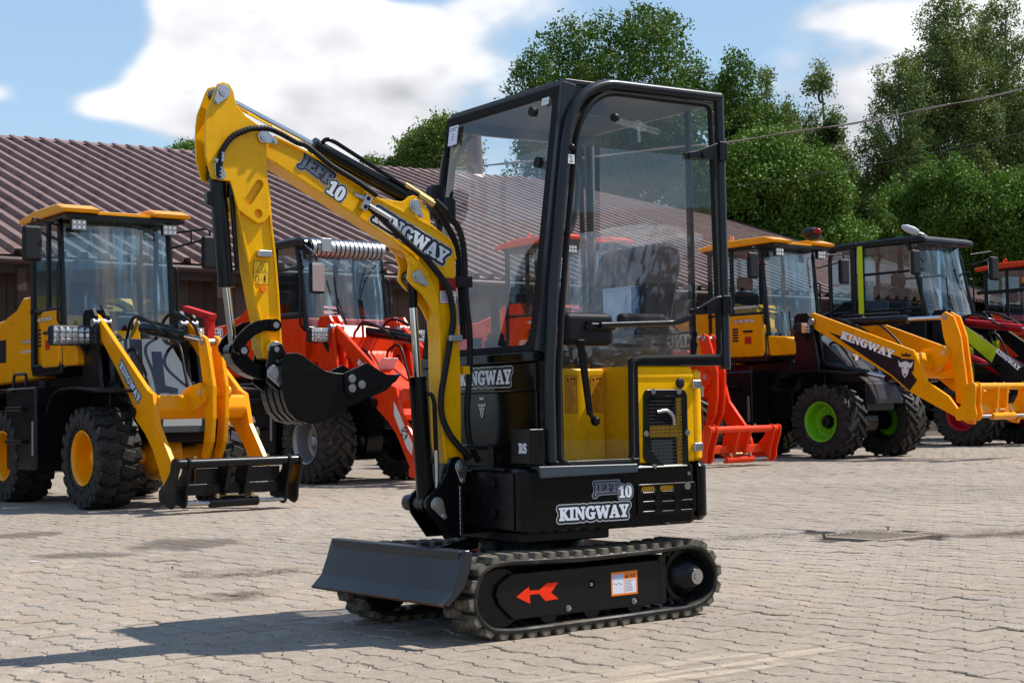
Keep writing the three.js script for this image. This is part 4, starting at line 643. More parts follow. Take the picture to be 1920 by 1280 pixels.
{
  // ---- cab
  const cab = sub('cab', exc), T = D.tube.slice(0, 13).concat([[0.706, 2.178]]), zN = 0.43, zF = -0.5;
  const line = (z) => [...P3(D.tube.slice(0, 13), z)];
  for (const z of [zN, zF]) {
    const t = line(z); part('side_tube', [pipe([...t, [0.712, 2.176, z]], 0.0235, 0.06, 12), cyl([0.711, 2.176, z], [0.714, 1.02, z], 0.022, 0.022, 12), new THREE.SphereGeometry(0.0235, 12, 8).translate(0.711, 2.176, z)], M.frameGrey, cab);
    part('base_rail', [bx(-0.21, 0.23, 0.63, 0.662, z - 0.018, z + 0.018, 0.004), bx(0.215, 0.715, 1.035, 1.068, z - 0.02, z + 0.012, 0.004), bx(0.205, 0.235, 0.65, 1.06, z - 0.02, z + 0.012, 0.004)], M.satin, cab);
  }
  part('roof', [bx(-0.075, 0.70, 2.163, 2.186, -0.475, 0.405, 0.006), bx(-0.06, 0.70, 2.10, 2.165, -0.470, -0.445, 0.004), bx(-0.06, 0.12, 2.05, 2.165, 0.385, 0.402, 0.004)], M.frameGrey, cab);
  part('roof_lining', bx(-0.03, 0.68, 2.145, 2.160, -0.46, 0.39), std(0.05, 0.05, 0.052, 0.9), cab);
  part('cross_tube', [cyl([0.71, 2.172, zF], [0.71, 2.172, zN], 0.022), cyl([-0.2, 1.1, zF], [-0.2, 1.1, zN], 0.02)], M.frameGrey, cab);
  // front panel and windscreen, leaning back
  part('front_panel', [exX([[-0.47, 0.635], [0.405, 0.635], [0.405, 0.938], [-0.47, 0.938]], -0.246, -0.225, 0.004), exX([[-0.47, 0.9395], [0.405, 0.9395], [0.405, 1.05], [-0.47, 1.05]], -0.250, -0.225, 0.004), bx(-0.262, -0.20, 1.054, 1.092, -0.475, 0.41, 0.006)], M.black, cab);
  decal(TX.king, 'lettering_sticker', 0.43, 0.108, [-0.2525, 1.0, 0.045], cab, { ry: -Math.PI / 2 }); decal(TX.bull, 'bull_emblem', 0.062, 0.088, [-0.2485, 0.878, 0.015], cab, { ry: -Math.PI / 2 });
  const tilt = Math.atan2(0.15, 1.07), ws = sub('windscreen', cab); ws.position.set(-0.232, 1.092, 0); ws.rotation.z = -tilt;
  const hh = 1.078, ou = rrect(-0.472, 0.40, 0, hh, 0.012), inn = rrect(-0.452, 0.352, 0.028, hh - 0.034, 0.05);
  part('screen_frame', exX(ou, -0.012, 0.012, 0.003, [inn.slice().reverse()]), M.seal, ws); part('pane', sheetZ(rrect(-0.36, 0.46, 0.02, hh - 0.025, 0.05), 0).rotateY(Math.PI / 2), M.glass, ws);
  part('vent_plug', [zcyl(0, 0, -0.01, 0.01, 0.022, 18).rotateY(Math.PI / 2).translate(-0.014, 0.77, 0.30)], M.rubber, ws);
  decal(TX.sheet, 'paper_notice', 0.075, 0.088, [-0.0135, hh - 0.085, -0.40], ws, { ry: -Math.PI / 2, solid: true }); decal(TX.tag, 'paper_tag', 0.05, 0.03, [-0.0135, hh - 0.055, 0.305], ws, { ry: -Math.PI / 2, solid: true });
  part('pillar_cover', [bx(-0.012, 0.055, 0.0, hh + 0.01, 0.392, 0.418, 0.004)], M.frameGrey, ws);
  const wip = sub('wiper', cab); part('motor', [box(0.07, 0.15, 0.075, -0.19, 1.78, -0.42, 0.02), box(0.05, 0.11, 0.08, -0.17, 1.74, -0.35, 0.03)], M.plastic, wip); part('screw', [zcyl(0, 0, -0.004, 0.004, 0.013, 14).rotateY(Math.PI / 2).translate(-0.228, 1.775, -0.40)], M.zinc, wip);
  part('wiper_arm', [cyl([-0.205, 1.66, -0.40], [-0.262, 1.22, -0.26], 0.006), cyl([-0.215, 1.60, -0.37], [-0.272, 1.20, -0.24], 0.007), bx(-0.22, -0.2, 1.6, 1.68, -0.42, -0.36, 0.004)], M.satin, wip);
  // door
  const door = sub('door', cab), dl = fillet(D.door, 0.03, true, 4).map((p) => [p.x, p.y]);
  const cxd = 0.25, cyd = 1.45;
  part('door_seal', pipe(P3(D.door, 0.438), 0.0125, 0.035, 8, true), M.seal, door);
  part('door_pane', sheetZ(dl, 0.4395), M.glass, door);
  for (const [k, y] of [['hingeTop', 1.935], ['hingeLow', 1.285]]) { part('hinge', [ex(fillet(D[k], 0.008, true, 2).map((p) => [p.x, p.y]), 0.444, 0.456, 0.002), box(0.045, 0.082, 0.03, 0.703, (k === 'hingeTop' ? 1.942 : 1.29), 0.452, 0.005), zcyl(0.528, k === 'hingeTop' ? 1.912 : 1.262, 0.44, 0.466, 0.013, 14), zcyl(0.598, k === 'hingeTop' ? 1.92 : 1.277, 0.44, 0.464, 0.011, 14)], M.satin, door); }
  part('door_bar', [pipe([[0.08, 1.2, 0.40], [0.47, 1.215, 0.40], [0.525, 1.235, 0.425]], 0.0125, 0.04, 10)], M.frameGrey, door);
  part('grab_handle', [pipe([[-0.075, 1.86, 0.405], [-0.03, 1.86, 0.385], [0.0, 1.80, 0.38], [-0.015, 1.66, 0.38], [-0.05, 1.575, 0.39], [-0.105, 1.56, 0.41]], 0.0125, 0.05, 10)], M.frameGrey, cab);
  part('gas_strut', [ex([[-0.040, 1.14], [-0.008, 1.14], [0.028, 0.845], [0.004, 0.84]], 0.395, 0.409, 0.002), new THREE.SphereGeometry(0.02, 14, 10).translate(0.037, 0.815, 0.41), cyl([0.015, 0.85, 0.4], [0.03, 0.82, 0.41], 0.009)], M.satin, door);
  part('roof_strut', [new THREE.SphereGeometry(0.019, 14, 10).translate(0.145, 2.04, 0.44)], M.plastic, door); part('strut_rod', [cyl([0.16, 2.038, 0.41], [0.42, 2.015, 0.38], 0.013, 0.013, 12), cyl([0.29, 2.03, 0.395], [0.33, 2.026, 0.391], 0.019, 0.019, 12), cyl([0.3, 2.025, 0.395], [0.305, 1.96, 0.395], 0.006)], M.film, door);
  part('screw', [new THREE.SphereGeometry(0.014, 12, 8).translate(-0.083, 1.90, 0.452)], M.satin, cab); decal(TX.eight, 'number_tag', 0.032, 0.037, [-0.088, 1.852, 0.4545], cab, { solid: true });
  // far side glazing, rear window
  const fs = fillet(D.door, 0.03, true, 4).map((p) => [p.x, p.y]); part('far_window', sheetZ(fs.map(([x, y]) => [x, Math.max(y, 0.68)]), -0.504), M.glass, cab);
  part('far_seal', pipe(P3(D.door, -0.50), 0.012, 0.035, 6, true), M.seal, cab);
  const rw = sub('rear_window', cab); part('rear_frame', [bx(0.698, 0.716, 1.04, 2.16, 0.215, 0.245, 0.003), bx(0.698, 0.716, 1.04, 1.085, -0.49, 0.42, 0.003)], M.satin, rw); part('rear_pane', sheetZ([[-0.215, 1.08], [0.47, 1.08], [0.47, 2.15], [-0.215, 2.15]], 0).rotateY(Math.PI / 2).translate(0.707, 0, 0), M.glass, rw);
  decal(TX.king, 'rear_lettering', 0.42, 0.105, [0.7125, 1.155, 0.05], rw, { ry: Math.PI / 2 });
  part('front_light', [zcyl(0, 0, -0.012, 0.012, 0.02, 12).rotateY(Math.PI / 2).translate(-0.16, 2.06, 0.3)], M.rubber, cab);
  const rs = sub('tool_box', exc); part('lid', bx(-0.315, -0.245, 0.655, 0.79, 0.325, 0.455, 0.004), M.satin, rs); decal(TX.rs, 'lettering', 0.075, 0.056, [-0.3165, 0.717, 0.41], rs, { ry: -Math.PI / 2 });
  part('foot_guard', [pipe([[-0.32, 0.64, 0.2], [-0.32, 0.72, 0.2], [-0.32, 0.72, -0.02], [-0.32, 0.64, -0.02]], 0.013, 0.02, 8), bx(-0.36, -0.26, 0.628, 0.638, 0.06, 0.34, 0.002)], M.satin, exc);
  part('front_plate', [bx(-0.345, -0.335, 0.40, 0.62, 0.02, 0.38, 0.003), ...[[0.25, 0.58], [0.25, 0.46]].map(([z, y]) => zcyl(0, 0, -0.01, 0.01, 0.02, 14).rotateY(Math.PI / 2).translate(-0.348, y, z))], M.satin, exc);
}
{
  // ---- swing post, boom, arm, bucket
  const sp = part('swing_post', [ex(D.bracket, 0.06, 0.08, 0.003), ex(D.bracket, -0.08, -0.06, 0.003), ex([[-0.452, 0.655], [-0.373, 0.648], [-0.396, 0.561], [-0.4, 0.40], [-0.44, 0.40], [-0.47, 0.5]], -0.06, 0.06, 0.002), cyl([-0.365, 0.37, 0], [-0.365, 0.62, 0], 0.06, 0.06, 24), zcyl(-0.512, 0.497, -0.14, 0.085, 0.034, 20), bx(-0.40, -0.33, 0.40, 0.45, -0.09, 0.09, 0.004), bx(-0.40, -0.33, 0.53, 0.58, -0.09, 0.09, 0.004)], M.black, exc);
  part('weld_bead', [0, 1, 2, 3, 4, 5, 6, 7, 8, 9].map((i) => new THREE.SphereGeometry(0.006, 6, 5).scale(0.6, 2.0, 0.5).translate(-0.402, 0.375 + i * 0.02, 0.081)), M.steel, sp); part('pin_plate', washer(-0.394, 0.641, 0.08, -1.5, 0.03, 0.054), M.zinc, sp); part('pin_plate', washer(-0.512, 0.497, 0.085, -1.05, 0.03, 0.056), M.zinc, sp);
  const boom = part('boom', [ex(D.boom, -0.038, 0.038, 0.003), ...[-1, 1].map((s) => ex(D.boomLugLow, Math.min(s * 0.030, s * 0.046), Math.max(s * 0.030, s * 0.046), 0.002)), ...[-1, 1].map((s) => ex(D.boomLugTop, Math.min(s * 0.026, s * 0.042), Math.max(s * 0.026, s * 0.042), 0.002)), bar(D.boomUnder, 0.011, -0.047, 0.047)], M.yellow, exc);
  { const top = D.boom.slice(3, 12); part('top_plate', bar(top, 0.010, -0.044, 0.044), M.yellow, boom); }
  part('foot_boss', [zcyl(-0.394, 0.641, -0.056, 0.056, 0.04, 24)], M.yellow, boom);
  for (const [i, a] of [[1, -0.35], [3, -1.0], [4, -0.7]]) { const [x, y] = D.pins[i]; part('pin_plate', washer(x, y, i === 1 ? 0.06 : 0.047, a, 0.026, 0.044), M.zinc, boom); }
  decal(TX.jeff, 'model_sticker', 0.25, 0.112, [-0.975, 1.776, 0.0405], boom, { rz: -0.56 }); decal(TX.king, 'lettering_sticker', 0.40, 0.11, [-0.583, 1.567, 0.0407], boom, { rz: -0.455 });
  decal(TX.danger, 'danger_sticker', 0.082, 0.104, [-0.417, 1.352, 0.0405], boom, { solid: true });
  part('valve_block', [ex(D.valve, 0.04, 0.075, 0.003), cyl([-0.80, 1.70, 0.06], [-0.85, 1.715, 0.06], 0.01, 0.01, 8), cyl([-0.79, 1.672, 0.066], [-0.70, 1.625, 0.075], 0.012, 0.01, 10)], M.zinc, boom);
  part('valve_ports', [zcyl(-0.794, 1.700, 0.074, 0.0765, 0.009, 12), zcyl(-0.807, 1.667, 0.074, 0.0765, 0.009, 12)], std(0.004, 0.004, 0.004, 0.9), boom);
  part('hose_clip', [box(0.062, 0.026, 0.04, -0.405, 1.158, 0.06, 0.004)], M.steel, boom); part('hose_strap', [box(0.03, 0.034, 0.03, -0.335, 1.03, 0.03, 0.003)], M.yellow, boom); part('hose_clamp', [box(0.075, 0.045, 0.06, -0.34, 1.39, 0.02, 0.004)], M.plastic, boom);
  // arm
  const slot = (() => { const a = [-1.29, 1.665], b = [-1.246, 1.73], o = [], an = Math.atan2(b[1] - a[1], b[0] - a[0]); for (let i = 0; i <= 6; i++) { const t = an + Math.PI / 2 + i / 6 * Math.PI; o.push([a[0] + 0.019 * Math.cos(t), a[1] + 0.019 * Math.sin(t)]); } for (let i = 0; i <= 6; i++) { const t = an - Math.PI / 2 + i / 6 * Math.PI; o.push([b[0] + 0.019 * Math.cos(t), b[1] + 0.019 * Math.sin(t)]); } return o; })();
  const slot2 = slot.map(([x, y]) => [x - 0.012, y + 0.115]), hole = circ(-1.251, 1.619, 0.019, 16);
  const arm = part('arm', [ex(D.armBox, -0.036, 0.036, 0.003), bar(D.armBox.slice(13, 18), 0.009, -0.044, 0.044), bar(D.armBox.slice(3, 10), 0.009, -0.044, 0.044), zcyl(-1.192, 1.109, -0.055, 0.055, 0.036, 24), zcyl(-1.197, 1.199, -0.05, 0.05, 0.028, 20)], M.yellow, exc);
  for (const s of [-1, 1]) part('head_plate', ex(D.armHead, Math.min(s * 0.040, s * 0.052), Math.max(s * 0.040, s * 0.052), 0.002, [slot.slice().reverse(), hole]), M.yellow, arm);
  part('pin_plate', washer(-1.389, 2.065, 0.052, -2.2, 0.028, 0.048), M.zinc, arm); part('pin_plate', washer(-1.404, 1.757, 0.052, 1.9, 0.022, 0.05), M.zinc, arm); part('pin_plate', washer(-1.192, 1.109, 0.055, -1.5, 0.030, 0.046), M.zinc, arm);
  decal(TX.warn, 'warning_sticker', 0.064, 0.088, [-1.237, 1.397, 0.0385], arm, { rz: -0.06, solid: true }); part('hose_clip', [box(0.056, 0.025, 0.03, -1.23, 1.468, 0.05, 0.004)], M.zinc, arm); part('grease_cap', [zcyl(-1.232, 1.335, 0.036, 0.052, 0.012, 12)], M.orangeSticker, arm);
  // links and bucket
  part('tilt_link', [ex(D.hlink, 0.058, 0.070, 0.002), ex(D.hlink, -0.070, -0.058, 0.002), zcyl(-1.332, 1.102, -0.085, 0.085, 0.022, 18), zcyl(-1.197, 1.199, -0.075, 0.075, 0.024, 18)], M.black, exc); part('link_pin', [zcyl(-1.332, 1.102, 0.085, 0.090, 0.013, 16), zcyl(-1.197, 1.199, 0.075, 0.081, 0.012, 16)], M.zinc, exc);
  part('push_link', [ex(D.lolink, -0.035, 0.035, 0.003)], M.black, exc);
  const bk = part('bucket', [ex(D.bucket, 0.088, 0.10, 0.002), ex(D.bucket, -0.10, -0.088, 0.002), bar(D.bucketShell, 0.011, -0.10, 0.10)], M.blackCast, exc);
  for (const s of [-1, 1]) part('bucket_ear', [ex([[-1.17, 1.13], [-1.215, 1.12], [-1.235, 1.04], [-1.232, 0.985], [-1.19, 0.955], [-1.172, 0.95], [-1.165, 1.06], [-1.15, 1.09]], Math.min(s * 0.058, s * 0.07), Math.max(s * 0.058, s * 0.07), 0.002)], M.blackCast, bk);
  part('wear_strap', [0.0, 0.055, -0.055].map((z) => bar(D.bucketShell.slice(2, 10).map(([x, y]) => [x - 0.004, y - 0.003]), 0.010, z - 0.012, z + 0.012)), M.satin, bk);
  part('side_cutter', [ex([[-0.928, 1.018], [-0.831, 1.057], [-0.748, 1.014], [-0.80, 0.955], [-0.90, 0.925], [-0.925, 0.94]], 0.10, 0.112, 0.002)], M.blackCast, bk); part('cutter_bolts', D.bucketBolt.map(([x, y]) => bolt(x, y, 0.112, 0.012, 0.01)).flat(), M.zinc, bk);
  for (const z of [-0.085, 0, 0.085]) part('tooth', ex([[-0.79, 0.955], [-0.69, 1.012], [-0.675, 1.016], [-0.70, 0.985], [-0.78, 0.935]], z - 0.02, z + 0.02, 0.002), M.blackCast, bk);
  part('pin_plate', washer(-1.206, 1.02, 0.07, -1.0, 0.029, 0.052), M.zinc, bk);
  // cylinders
  const cy = (name, base, end, rod, r, rr, gl) => { const c = sub(name, exc); part('barrel', [cyl([...base, 0], [...end, 0], r, r, 24), cyl([...end, 0], [end[0] + (end[0] - base[0]) * 0.03, end[1] + (end[1] - base[1]) * 0.03, 0], r * 1.08, r * 1.08, 24)], M.black, c); part('rod', [cyl([...end, 0], [...rod, 0], rr, rr, 20)], M.chrome, c); part('eye', [zcyl(base[0], base[1], -0.03, 0.03, r * 1.05, 20), zcyl(rod[0], rod[1], -0.028, 0.028, rr * 1.9, 20)], M.black, c); return c; };
  const c1 = cy('bucket_cylinder', [-1.395, 1.76], [-1.364, 1.353], [-1.335, 1.105], 0.031, 0.0165); c1.position.z = 0.0;
  part('port', [box(0.028, 0.05, 0.03, -1.352, 1.70, 0.035, 0.004), cyl([-1.345, 1.69, 0.02], [-1.325, 1.40, 0.02], 0.009), box(0.03, 0.05, 0.03, -1.425, 1.67, 0.0, 0.004), cyl([-1.40, 1.76, 0], [-1.42, 1.80, 0], 0.028, 0.02, 14)], M.black, c1);
  const c2 = cy('boom_cylinder', [-0.512, 0.497], [-0.541, 0.99], [-0.563, 1.404], 0.036, 0.0165); part('rod_shank', [cyl([-0.5565, 1.282, 0], [-0.563, 1.404, 0], 0.0185, 0.021, 16)], M.black, c2);
  part('feed_pipe', [pipe([[-0.52, 0.935, 0.03], [-0.50, 0.935, 0.04], [-0.492, 0.90, 0.045], [-0.488, 0.70, 0.045]], 0.009, 0.02, 8)], M.black, c2); part('fitting', [cyl([-0.488, 0.71, 0.045], [-0.487, 0.645, 0.045], 0.012, 0.012, 8), cyl([-0.487, 0.645, 0.045], [-0.487, 0.55, 0.045], 0.009)], M.zinc, c2);
  const c3 = cy('arm_cylinder', [-0.571, 1.722], [-0.985, 1.90], [-1.389, 2.065], 0.030, 0.0145); part('feed_pipe', [pipe(P3(D.armpipe, 0.02), 0.009, 0.02, 8)], M.black, c3); part('fitting', [cyl([-0.60, 1.775, 0.02], [-0.52, 1.735, 0.02], 0.012, 0.012, 8), cyl([-0.545, 1.735, 0.035], [-0.475, 1.70, 0.035], 0.013, 0.013, 8), cyl([-0.54, 1.755, 0.0], [-0.46, 1.715, 0.0], 0.013, 0.013, 8)], M.brass, c3);
  // hoses with spiral guards
  const hA = P3(D.hoseA, 0.066), hB = P3(D.hoseB.filter((_, i) => i !== 8), 0.064), hC = P3(D.hoseC, 0.03), hD = P3(D.hoseD, -0.01);
  for (const [h, r, n, name] of [[hA, 0.0095, 60, 'arm_hose'], [hB, 0.0115, 90, 'boom_hose'], [hC, 0.0115, 80, 'supply_hose'], [hD, 0.0115, 60, 'supply_hose']]) { const g = part(name, hose(h, r, 10, 120), M.hose, exc); part('spiral_guard', wraps(h, r * 1.22, n, name === 'arm_hose' ? 0.010 : 0.009), M.plastic, g); }
  part('hose_fitting', [cyl([-1.411, 1.735, 0.066], [-1.406, 1.78, 0.066], 0.011, 0.011, 10), cyl([-1.404, 1.80, 0.066], [-1.402, 1.835, 0.066], 0.011, 0.011, 10)], M.zinc, exc);
}
// ================================================================ wheel loaders, parked side by side
const tyreCache = new Map();
function tyreGeo(R, W, style) {
  const key = style + R + W; if (tyreCache.has(key)) return tyreCache.get(key);
  const r0 = R * 0.53, h = W / 2, c = R - 0.035;
  const g = [lathe([[r0, -h * 0.78], [r0 + 0.02, -h * 0.9], [R * 0.72, -h * 1.0], [R * 0.86, -h * 0.98], [c - 0.02, -h * 0.84], [c, -h * 0.6], [c + 0.008, 0], [c, h * 0.6], [c - 0.02, h * 0.84], [R * 0.86, h * 0.98], [R * 0.72, h * 1.0], [r0 + 0.02, h * 0.9], [r0, h * 0.78], [r0 - 0.01, 0]], 48)];
  const ag = style === 'ag', n = ag ? 19 : 20;
  for (let i = 0; i < n; i++) for (const s of [-1, 1]) {
    const a = (i + (s > 0 ? 0.5 : 0)) / n * Math.PI * 2;
    const b = ag ? [new RoundedBoxGeometry(0.055, h * 1.22, 0.075, 1, 0.008).rotateZ(s * 0.72).translate(0, s * h * 0.46, 0)] : [new RoundedBoxGeometry(0.105, h * 0.6, 0.07, 1, 0.01).rotateZ(s * 0.32).translate(0, s * h * 0.33, 0), new RoundedBoxGeometry(0.1, h * 0.42, 0.075, 1, 0.01).rotateZ(-s * 0.25).translate(s * 0.0 + 0.02, s * h * 0.76, -0.012)];
    for (const q of b) g.push(q.translate(0, 0, R - 0.036).rotateY(a));
    if (ag || true) g.push(box(0.08, 0.03, 0.16, 0, s * h * 0.93, R - 0.105).rotateY(a));
  }
  const out = merge(g).rotateX(Math.PI / 2); tyreCache.set(key, out); return out;
}
const rimCache = new Map();
function rimGeo(R, W) {
  const key = R + '_' + W; if (rimCache.has(key)) return rimCache.get(key);
  const r0 = R * 0.53, h = W / 2;
  const g = [lathe([[r0 + 0.006, h * 0.92], [r0 - 0.012, h * 0.93], [r0 - 0.02, h * 0.8], [r0 - 0.034, h * 0.72], [r0 - 0.04, h * 0.1], [r0 - 0.05, -h * 0.02], [r0 * 0.62, -h * 0.08], [r0 * 0.56, h * 0.04], [r0 * 0.001, h * 0.06]], 40)];
  for (let i = 0; i < 10; i++) { const a = i / 10 * 6.283; g.push(cyl([Math.cos(a) * r0 * 0.44, h * 0.03, Math.sin(a) * r0 * 0.44], [Math.cos(a) * r0 * 0.44, h * 0.2, Math.sin(a) * r0 * 0.44], r0 * 0.05, r0 * 0.045, 6)); }
  const out = merge(g).rotateX(Math.PI / 2); rimCache.set(key, out); return out;
}
const hubGeo = (R, W) => { const r0 = R * 0.53, h = W / 2; return lathe([[0.001, h * 0.5], [r0 * 0.2, h * 0.48], [r0 * 0.26, h * 0.38], [r0 * 0.34, h * 0.16], [r0 * 0.36, h * 0.05]], 24).rotateX(Math.PI / 2); };
const stripFilm = (() => { const t = canvasTex(256, 256, (x, w, h) => { const im = x.createImageData(w, h); for (let j = 0; j < h; j++) for (let i = 0; i < w; i++) { const u = i / w, v = j / h, n = fbm(u * 26 + fbm(u * 5, v * 2, 4, 3) * 2, v * 1.6, 7, 4), e = fbm(u * 4, v * 3, 2, 3), o = (j * w + i) * 4; im.data[o] = 224; im.data[o + 1] = 232; im.data[o + 2] = 235; im.data[o + 3] = 190 * sstep(0.46, 0.78, n) * sstep(0.36, 0.6, e) * sstep(0, 0.12, v) * sstep(1, 0.94, v); } x.putImageData(im, 0, 0); }); return new THREE.MeshStandardMaterial({ map: t, transparent: true, roughness: 0.3, depthWrite: false }); })();
const mir = (pts) => pts;
function loader(o) {
  const { s = 1, body, rim, tyreStyle = 'block', R = 0.49, W = 0.42, zt = 0.64, wb = 2.1, arm, rocker, cross, tilt, armMat = body, hitch, hitchMat = body, axle = M.satin, roofMat = body, style = 'brow', tyreMat = M.tyre, cabShift = 0 } = o;
  const L = thing('wheel_loader', o.label, 'wheel loader', 'wheel loaders parked in a row'); L.position.set(o.x, 0, o.z); L.rotation.y = -o.a * Math.PI / 180; L.scale.setScalar(s);
  const both = (f) => [f(1), f(-1)];
  const ez = (pts, z0, z1, b = 0.004) => (sd) => ex(pts, Math.min(sd * z0, sd * z1), Math.max(sd * z0, sd * z1), b);
  // wheels
  for (const x of [o.fw ?? 0, -wb]) {
    for (const sd of [1, -1]) { const w = sub('wheel', L); w.position.set(x, R, sd * zt); w.rotation.y = sd > 0 ? 0 : Math.PI; w.rotation.z = (x + sd) * 1.3; part('tyre', tyreGeo(R, W, tyreStyle), tyreMat, w); part('rim', rimGeo(R, W), rim, w); part('hub', hubGeo(R, W), o.hub ?? rim, w); }
    const ax = sub('axle', L); part('axle_tube', [cyl([x, R, -zt + 0.1], [x, R, zt - 0.1], 0.085, 0.085, 16), cyl([x, R, zt - 0.28], [x, R, zt - 0.1], 0.11, 0.13, 16), cyl([x, R, -zt + 0.1], [x, R, -zt + 0.28], 0.13, 0.11, 16)], axle, ax); part('differential', [new THREE.SphereGeometry(0.22, 24, 18).scale(0.95, 1, 1).translate(x, R, 0.02), zcyl(x, R, -0.1, 0.12, 0.235, 24)], axle, ax);
  }
  // frames
  part('front_frame', [bx(-0.75, 0.35, R + 0.13, 1.02, -0.3, 0.3, 0.02), bx(-0.62, -0.2, 0.95, 1.22, -0.46, 0.46, 0.01)], M.satin, L);
  part('front_cover', [ex([[-0.62, 1.66], [-0.45, 1.66], [0.385, 0.975], [0.50, 0.78], [0.5, 0.72], [-0.1, 0.72], [-0.62, 0.9]], -0.29, 0.29, 0.01)], o.cover ?? M.frameGrey, L);
  part('rear_frame', [bx(-3.5, -0.8, R + 0.05, 1.32, -0.42, 0.42, 0.02), bx(-3.6, -3.3, 0.55, 1.25, -0.7, 0.7, 0.04)], M.satin, L);
  for (const sd of [1, -1]) {
    const z = (a, b) => [Math.min(sd * a, sd * b), Math.max(sd * a, sd * b)];
    part('lift_tower', [...[[0.385, 0.435], [0.512, 0.552]].map(([a, b]) => ex([[-0.64, 1.12], [-0.63, 1.9], [-0.58, 1.95], [-0.4, 1.95], [-0.34, 1.88], [-0.2, 1.12]], ...z(a, b), 0.006))], o.towerMat ?? M.satin, L);
    const st = sub('step_box', L); part('tank', [bx(-1.98, -1.16, 0.34, 1.2, ...z(0.46, 0.84), 0.03)], M.satin, st); for (const ty of [0.62, 0.96]) part('tread', bx(-1.8, -1.35, ty, ty + 0.04, ...z(0.8, 0.92), 0.008), M.satin, st); part('gauge', [bx(-1.24, -1.2, 0.5, 0.85, ...z(0.838, 0.852), 0.004)], M.steel, st); part('cap', [cyl([-1.28, 1.2, sd * 0.7], [-1.28, 1.26, sd * 0.7], 0.05, 0.05, 16)], M.plastic, st);
    part('grab_rail', [pipe([[-1.85, 1.2, sd * 0.8], [-1.85, 1.34, sd * 0.8], [-1.5, 1.34, sd * 0.8], [-1.5, 1.2, sd * 0.8]], 0.017, 0.05, 8)], M.satin, L);
    part('fender', [bar([[-0.78, 0.92], [-0.66, 1.09], [-0.45, 1.15], [-0.1, 1.16], [0.42, 1.12]], 0.022, ...z(0.44, 0.88))], M.satin, L);
    part('rear_fender', [bar([[-wb - 0.6, 0.92], [-wb - 0.42, 1.12], [-wb, 1.18], [-wb + 0.35, 1.16]], 0.022, ...z(0.44, 0.86))], M.satin, L);
    // arms with edge flats, lift cylinders
    const A = part('lift_arm', [ex(arm, ...z(0.452, 0.5), 0.004)], armMat, L);
    const [p0] = o.liftPins ?? [[[-0.5, 1.28], [0.45, 0.92]]];
    const lc = sub('lift_cylinder', L), m = [mix(p0[0][0], p0[1][0], 0.68), mix(p0[0][1], p0[1][1], 0.68)]; part('barrel', [cyl([...p0[0], sd * 0.42], [...m, sd * 0.42], 0.052, 0.052, 18)], o.cylMat ?? M.satin, lc); part('rod', [cyl([...m, sd * 0.42], [...p0[1], sd * 0.42], 0.026, 0.026, 14)], M.chrome, lc); part('pin', [zcyl(p0[1][0], p0[1][1], sd * 0.36, sd * 0.535, 0.045, 16)], M.satin, lc);
    part('pivot_pin', [zcyl(arm[0][0] + 0.12, arm[0][1] - 0.1, sd * 0.38, sd * 0.565, 0.045, 16)], M.steel, A);
    const tp = o.tipPin; part('tip_pin', [zcyl(tp[0], tp[1], sd * 0.44, sd * 0.515, 0.04, 16)], M.zinc, A);
    if (o.letter && sd > 0) decal(TX[o.letter[0]], 'lettering_sticker', o.letter[1], o.letter[2], [o.letter[3], o.letter[4], 0.503], A, { rz: o.letter[5] });
    if (o.armExtras) o.armExtras(A, sd);
    // head lamps
    const hl = sub('head_lamp', L), [hx, hy, hz, hw, hh] = o.lamp ?? [-0.55, 1.69, 0.72, 0.42, 0.2];
    part('housing', [box(0.12, hh, hw, hx, hy, sd * hz, 0.03)], M.plastic, hl); part('reflector', [0, 1, 2].map((j) => [0, 1, 2, 3, 4, 5].map((i) => box(0.02, hh * 0.24, hw * 0.13, 0, 0, 0, 0.008).rotateZ((j - 1) * 0.35).rotateY((i - 2.5) * 0.16).translate(hx + 0.056, hy + (j - 1) * hh * 0.27, sd * hz + (i - 2.5) * hw * 0.15))).flat(), M.reflector, hl); if (o.signal) part('turn_signal', [box(0.024, hh * 0.8, hw * 0.22, hx + 0.06, hy, sd * (hz + hw * 0.36), 0.006)], M.amber, hl); part('lens', [box(0.012, hh * 0.9, hw * 0.95, hx + 0.076, hy, sd * hz, 0.005)], M.lens, hl); part('bracket', [cyl([hx, hy - hh / 2, sd * 0.6], [hx, hy - hh / 2 - 0.16, sd * 0.5], 0.022, 0.022, 10)], M.satin, hl);
  }
  part('cross_beam', [ex(fillet(cross, 0.03, true, 3).map((p) => [p.x, p.y]), -0.452, 0.452, 0.006)], armMat, L);
  const rk = sub('rocker', L); for (const sd of [1, -1]) part('plate', [ez(rocker, 0.045, 0.085)(sd)], armMat, rk);
  part('boss', [...both(ez(o.boss, 0.088, 0.135)), zcyl(o.bossPin[0], o.bossPin[1], -0.15, 0.15, 0.06, 18)], armMat, rk); part('pin', [zcyl(o.bossPin[0], o.bossPin[1], 0.15, 0.158, 0.035, 14), zcyl(tilt[1][0], tilt[1][1], -0.1, 0.1, 0.032, 14)], M.steel, rk);
  const tc = sub('tilt_cylinder', L), tm = [mix(tilt[0][0], tilt[1][0], 0.62), mix(tilt[0][1], tilt[1][1], 0.62)]; part('barrel', [cyl([...tilt[0], 0], [...tm, 0], 0.058, 0.058, 18), cyl([tilt[0][0], tilt[0][1] + 0.09, 0.05], [tm[0] - 0.1, tm[1] + 0.09, 0.05], 0.016, 0.016, 8)], o.cylMat ?? M.satin, tc); part('rod', [cyl([...tm, 0], [...tilt[1], 0], 0.028, 0.028, 14)], M.chrome, tc);
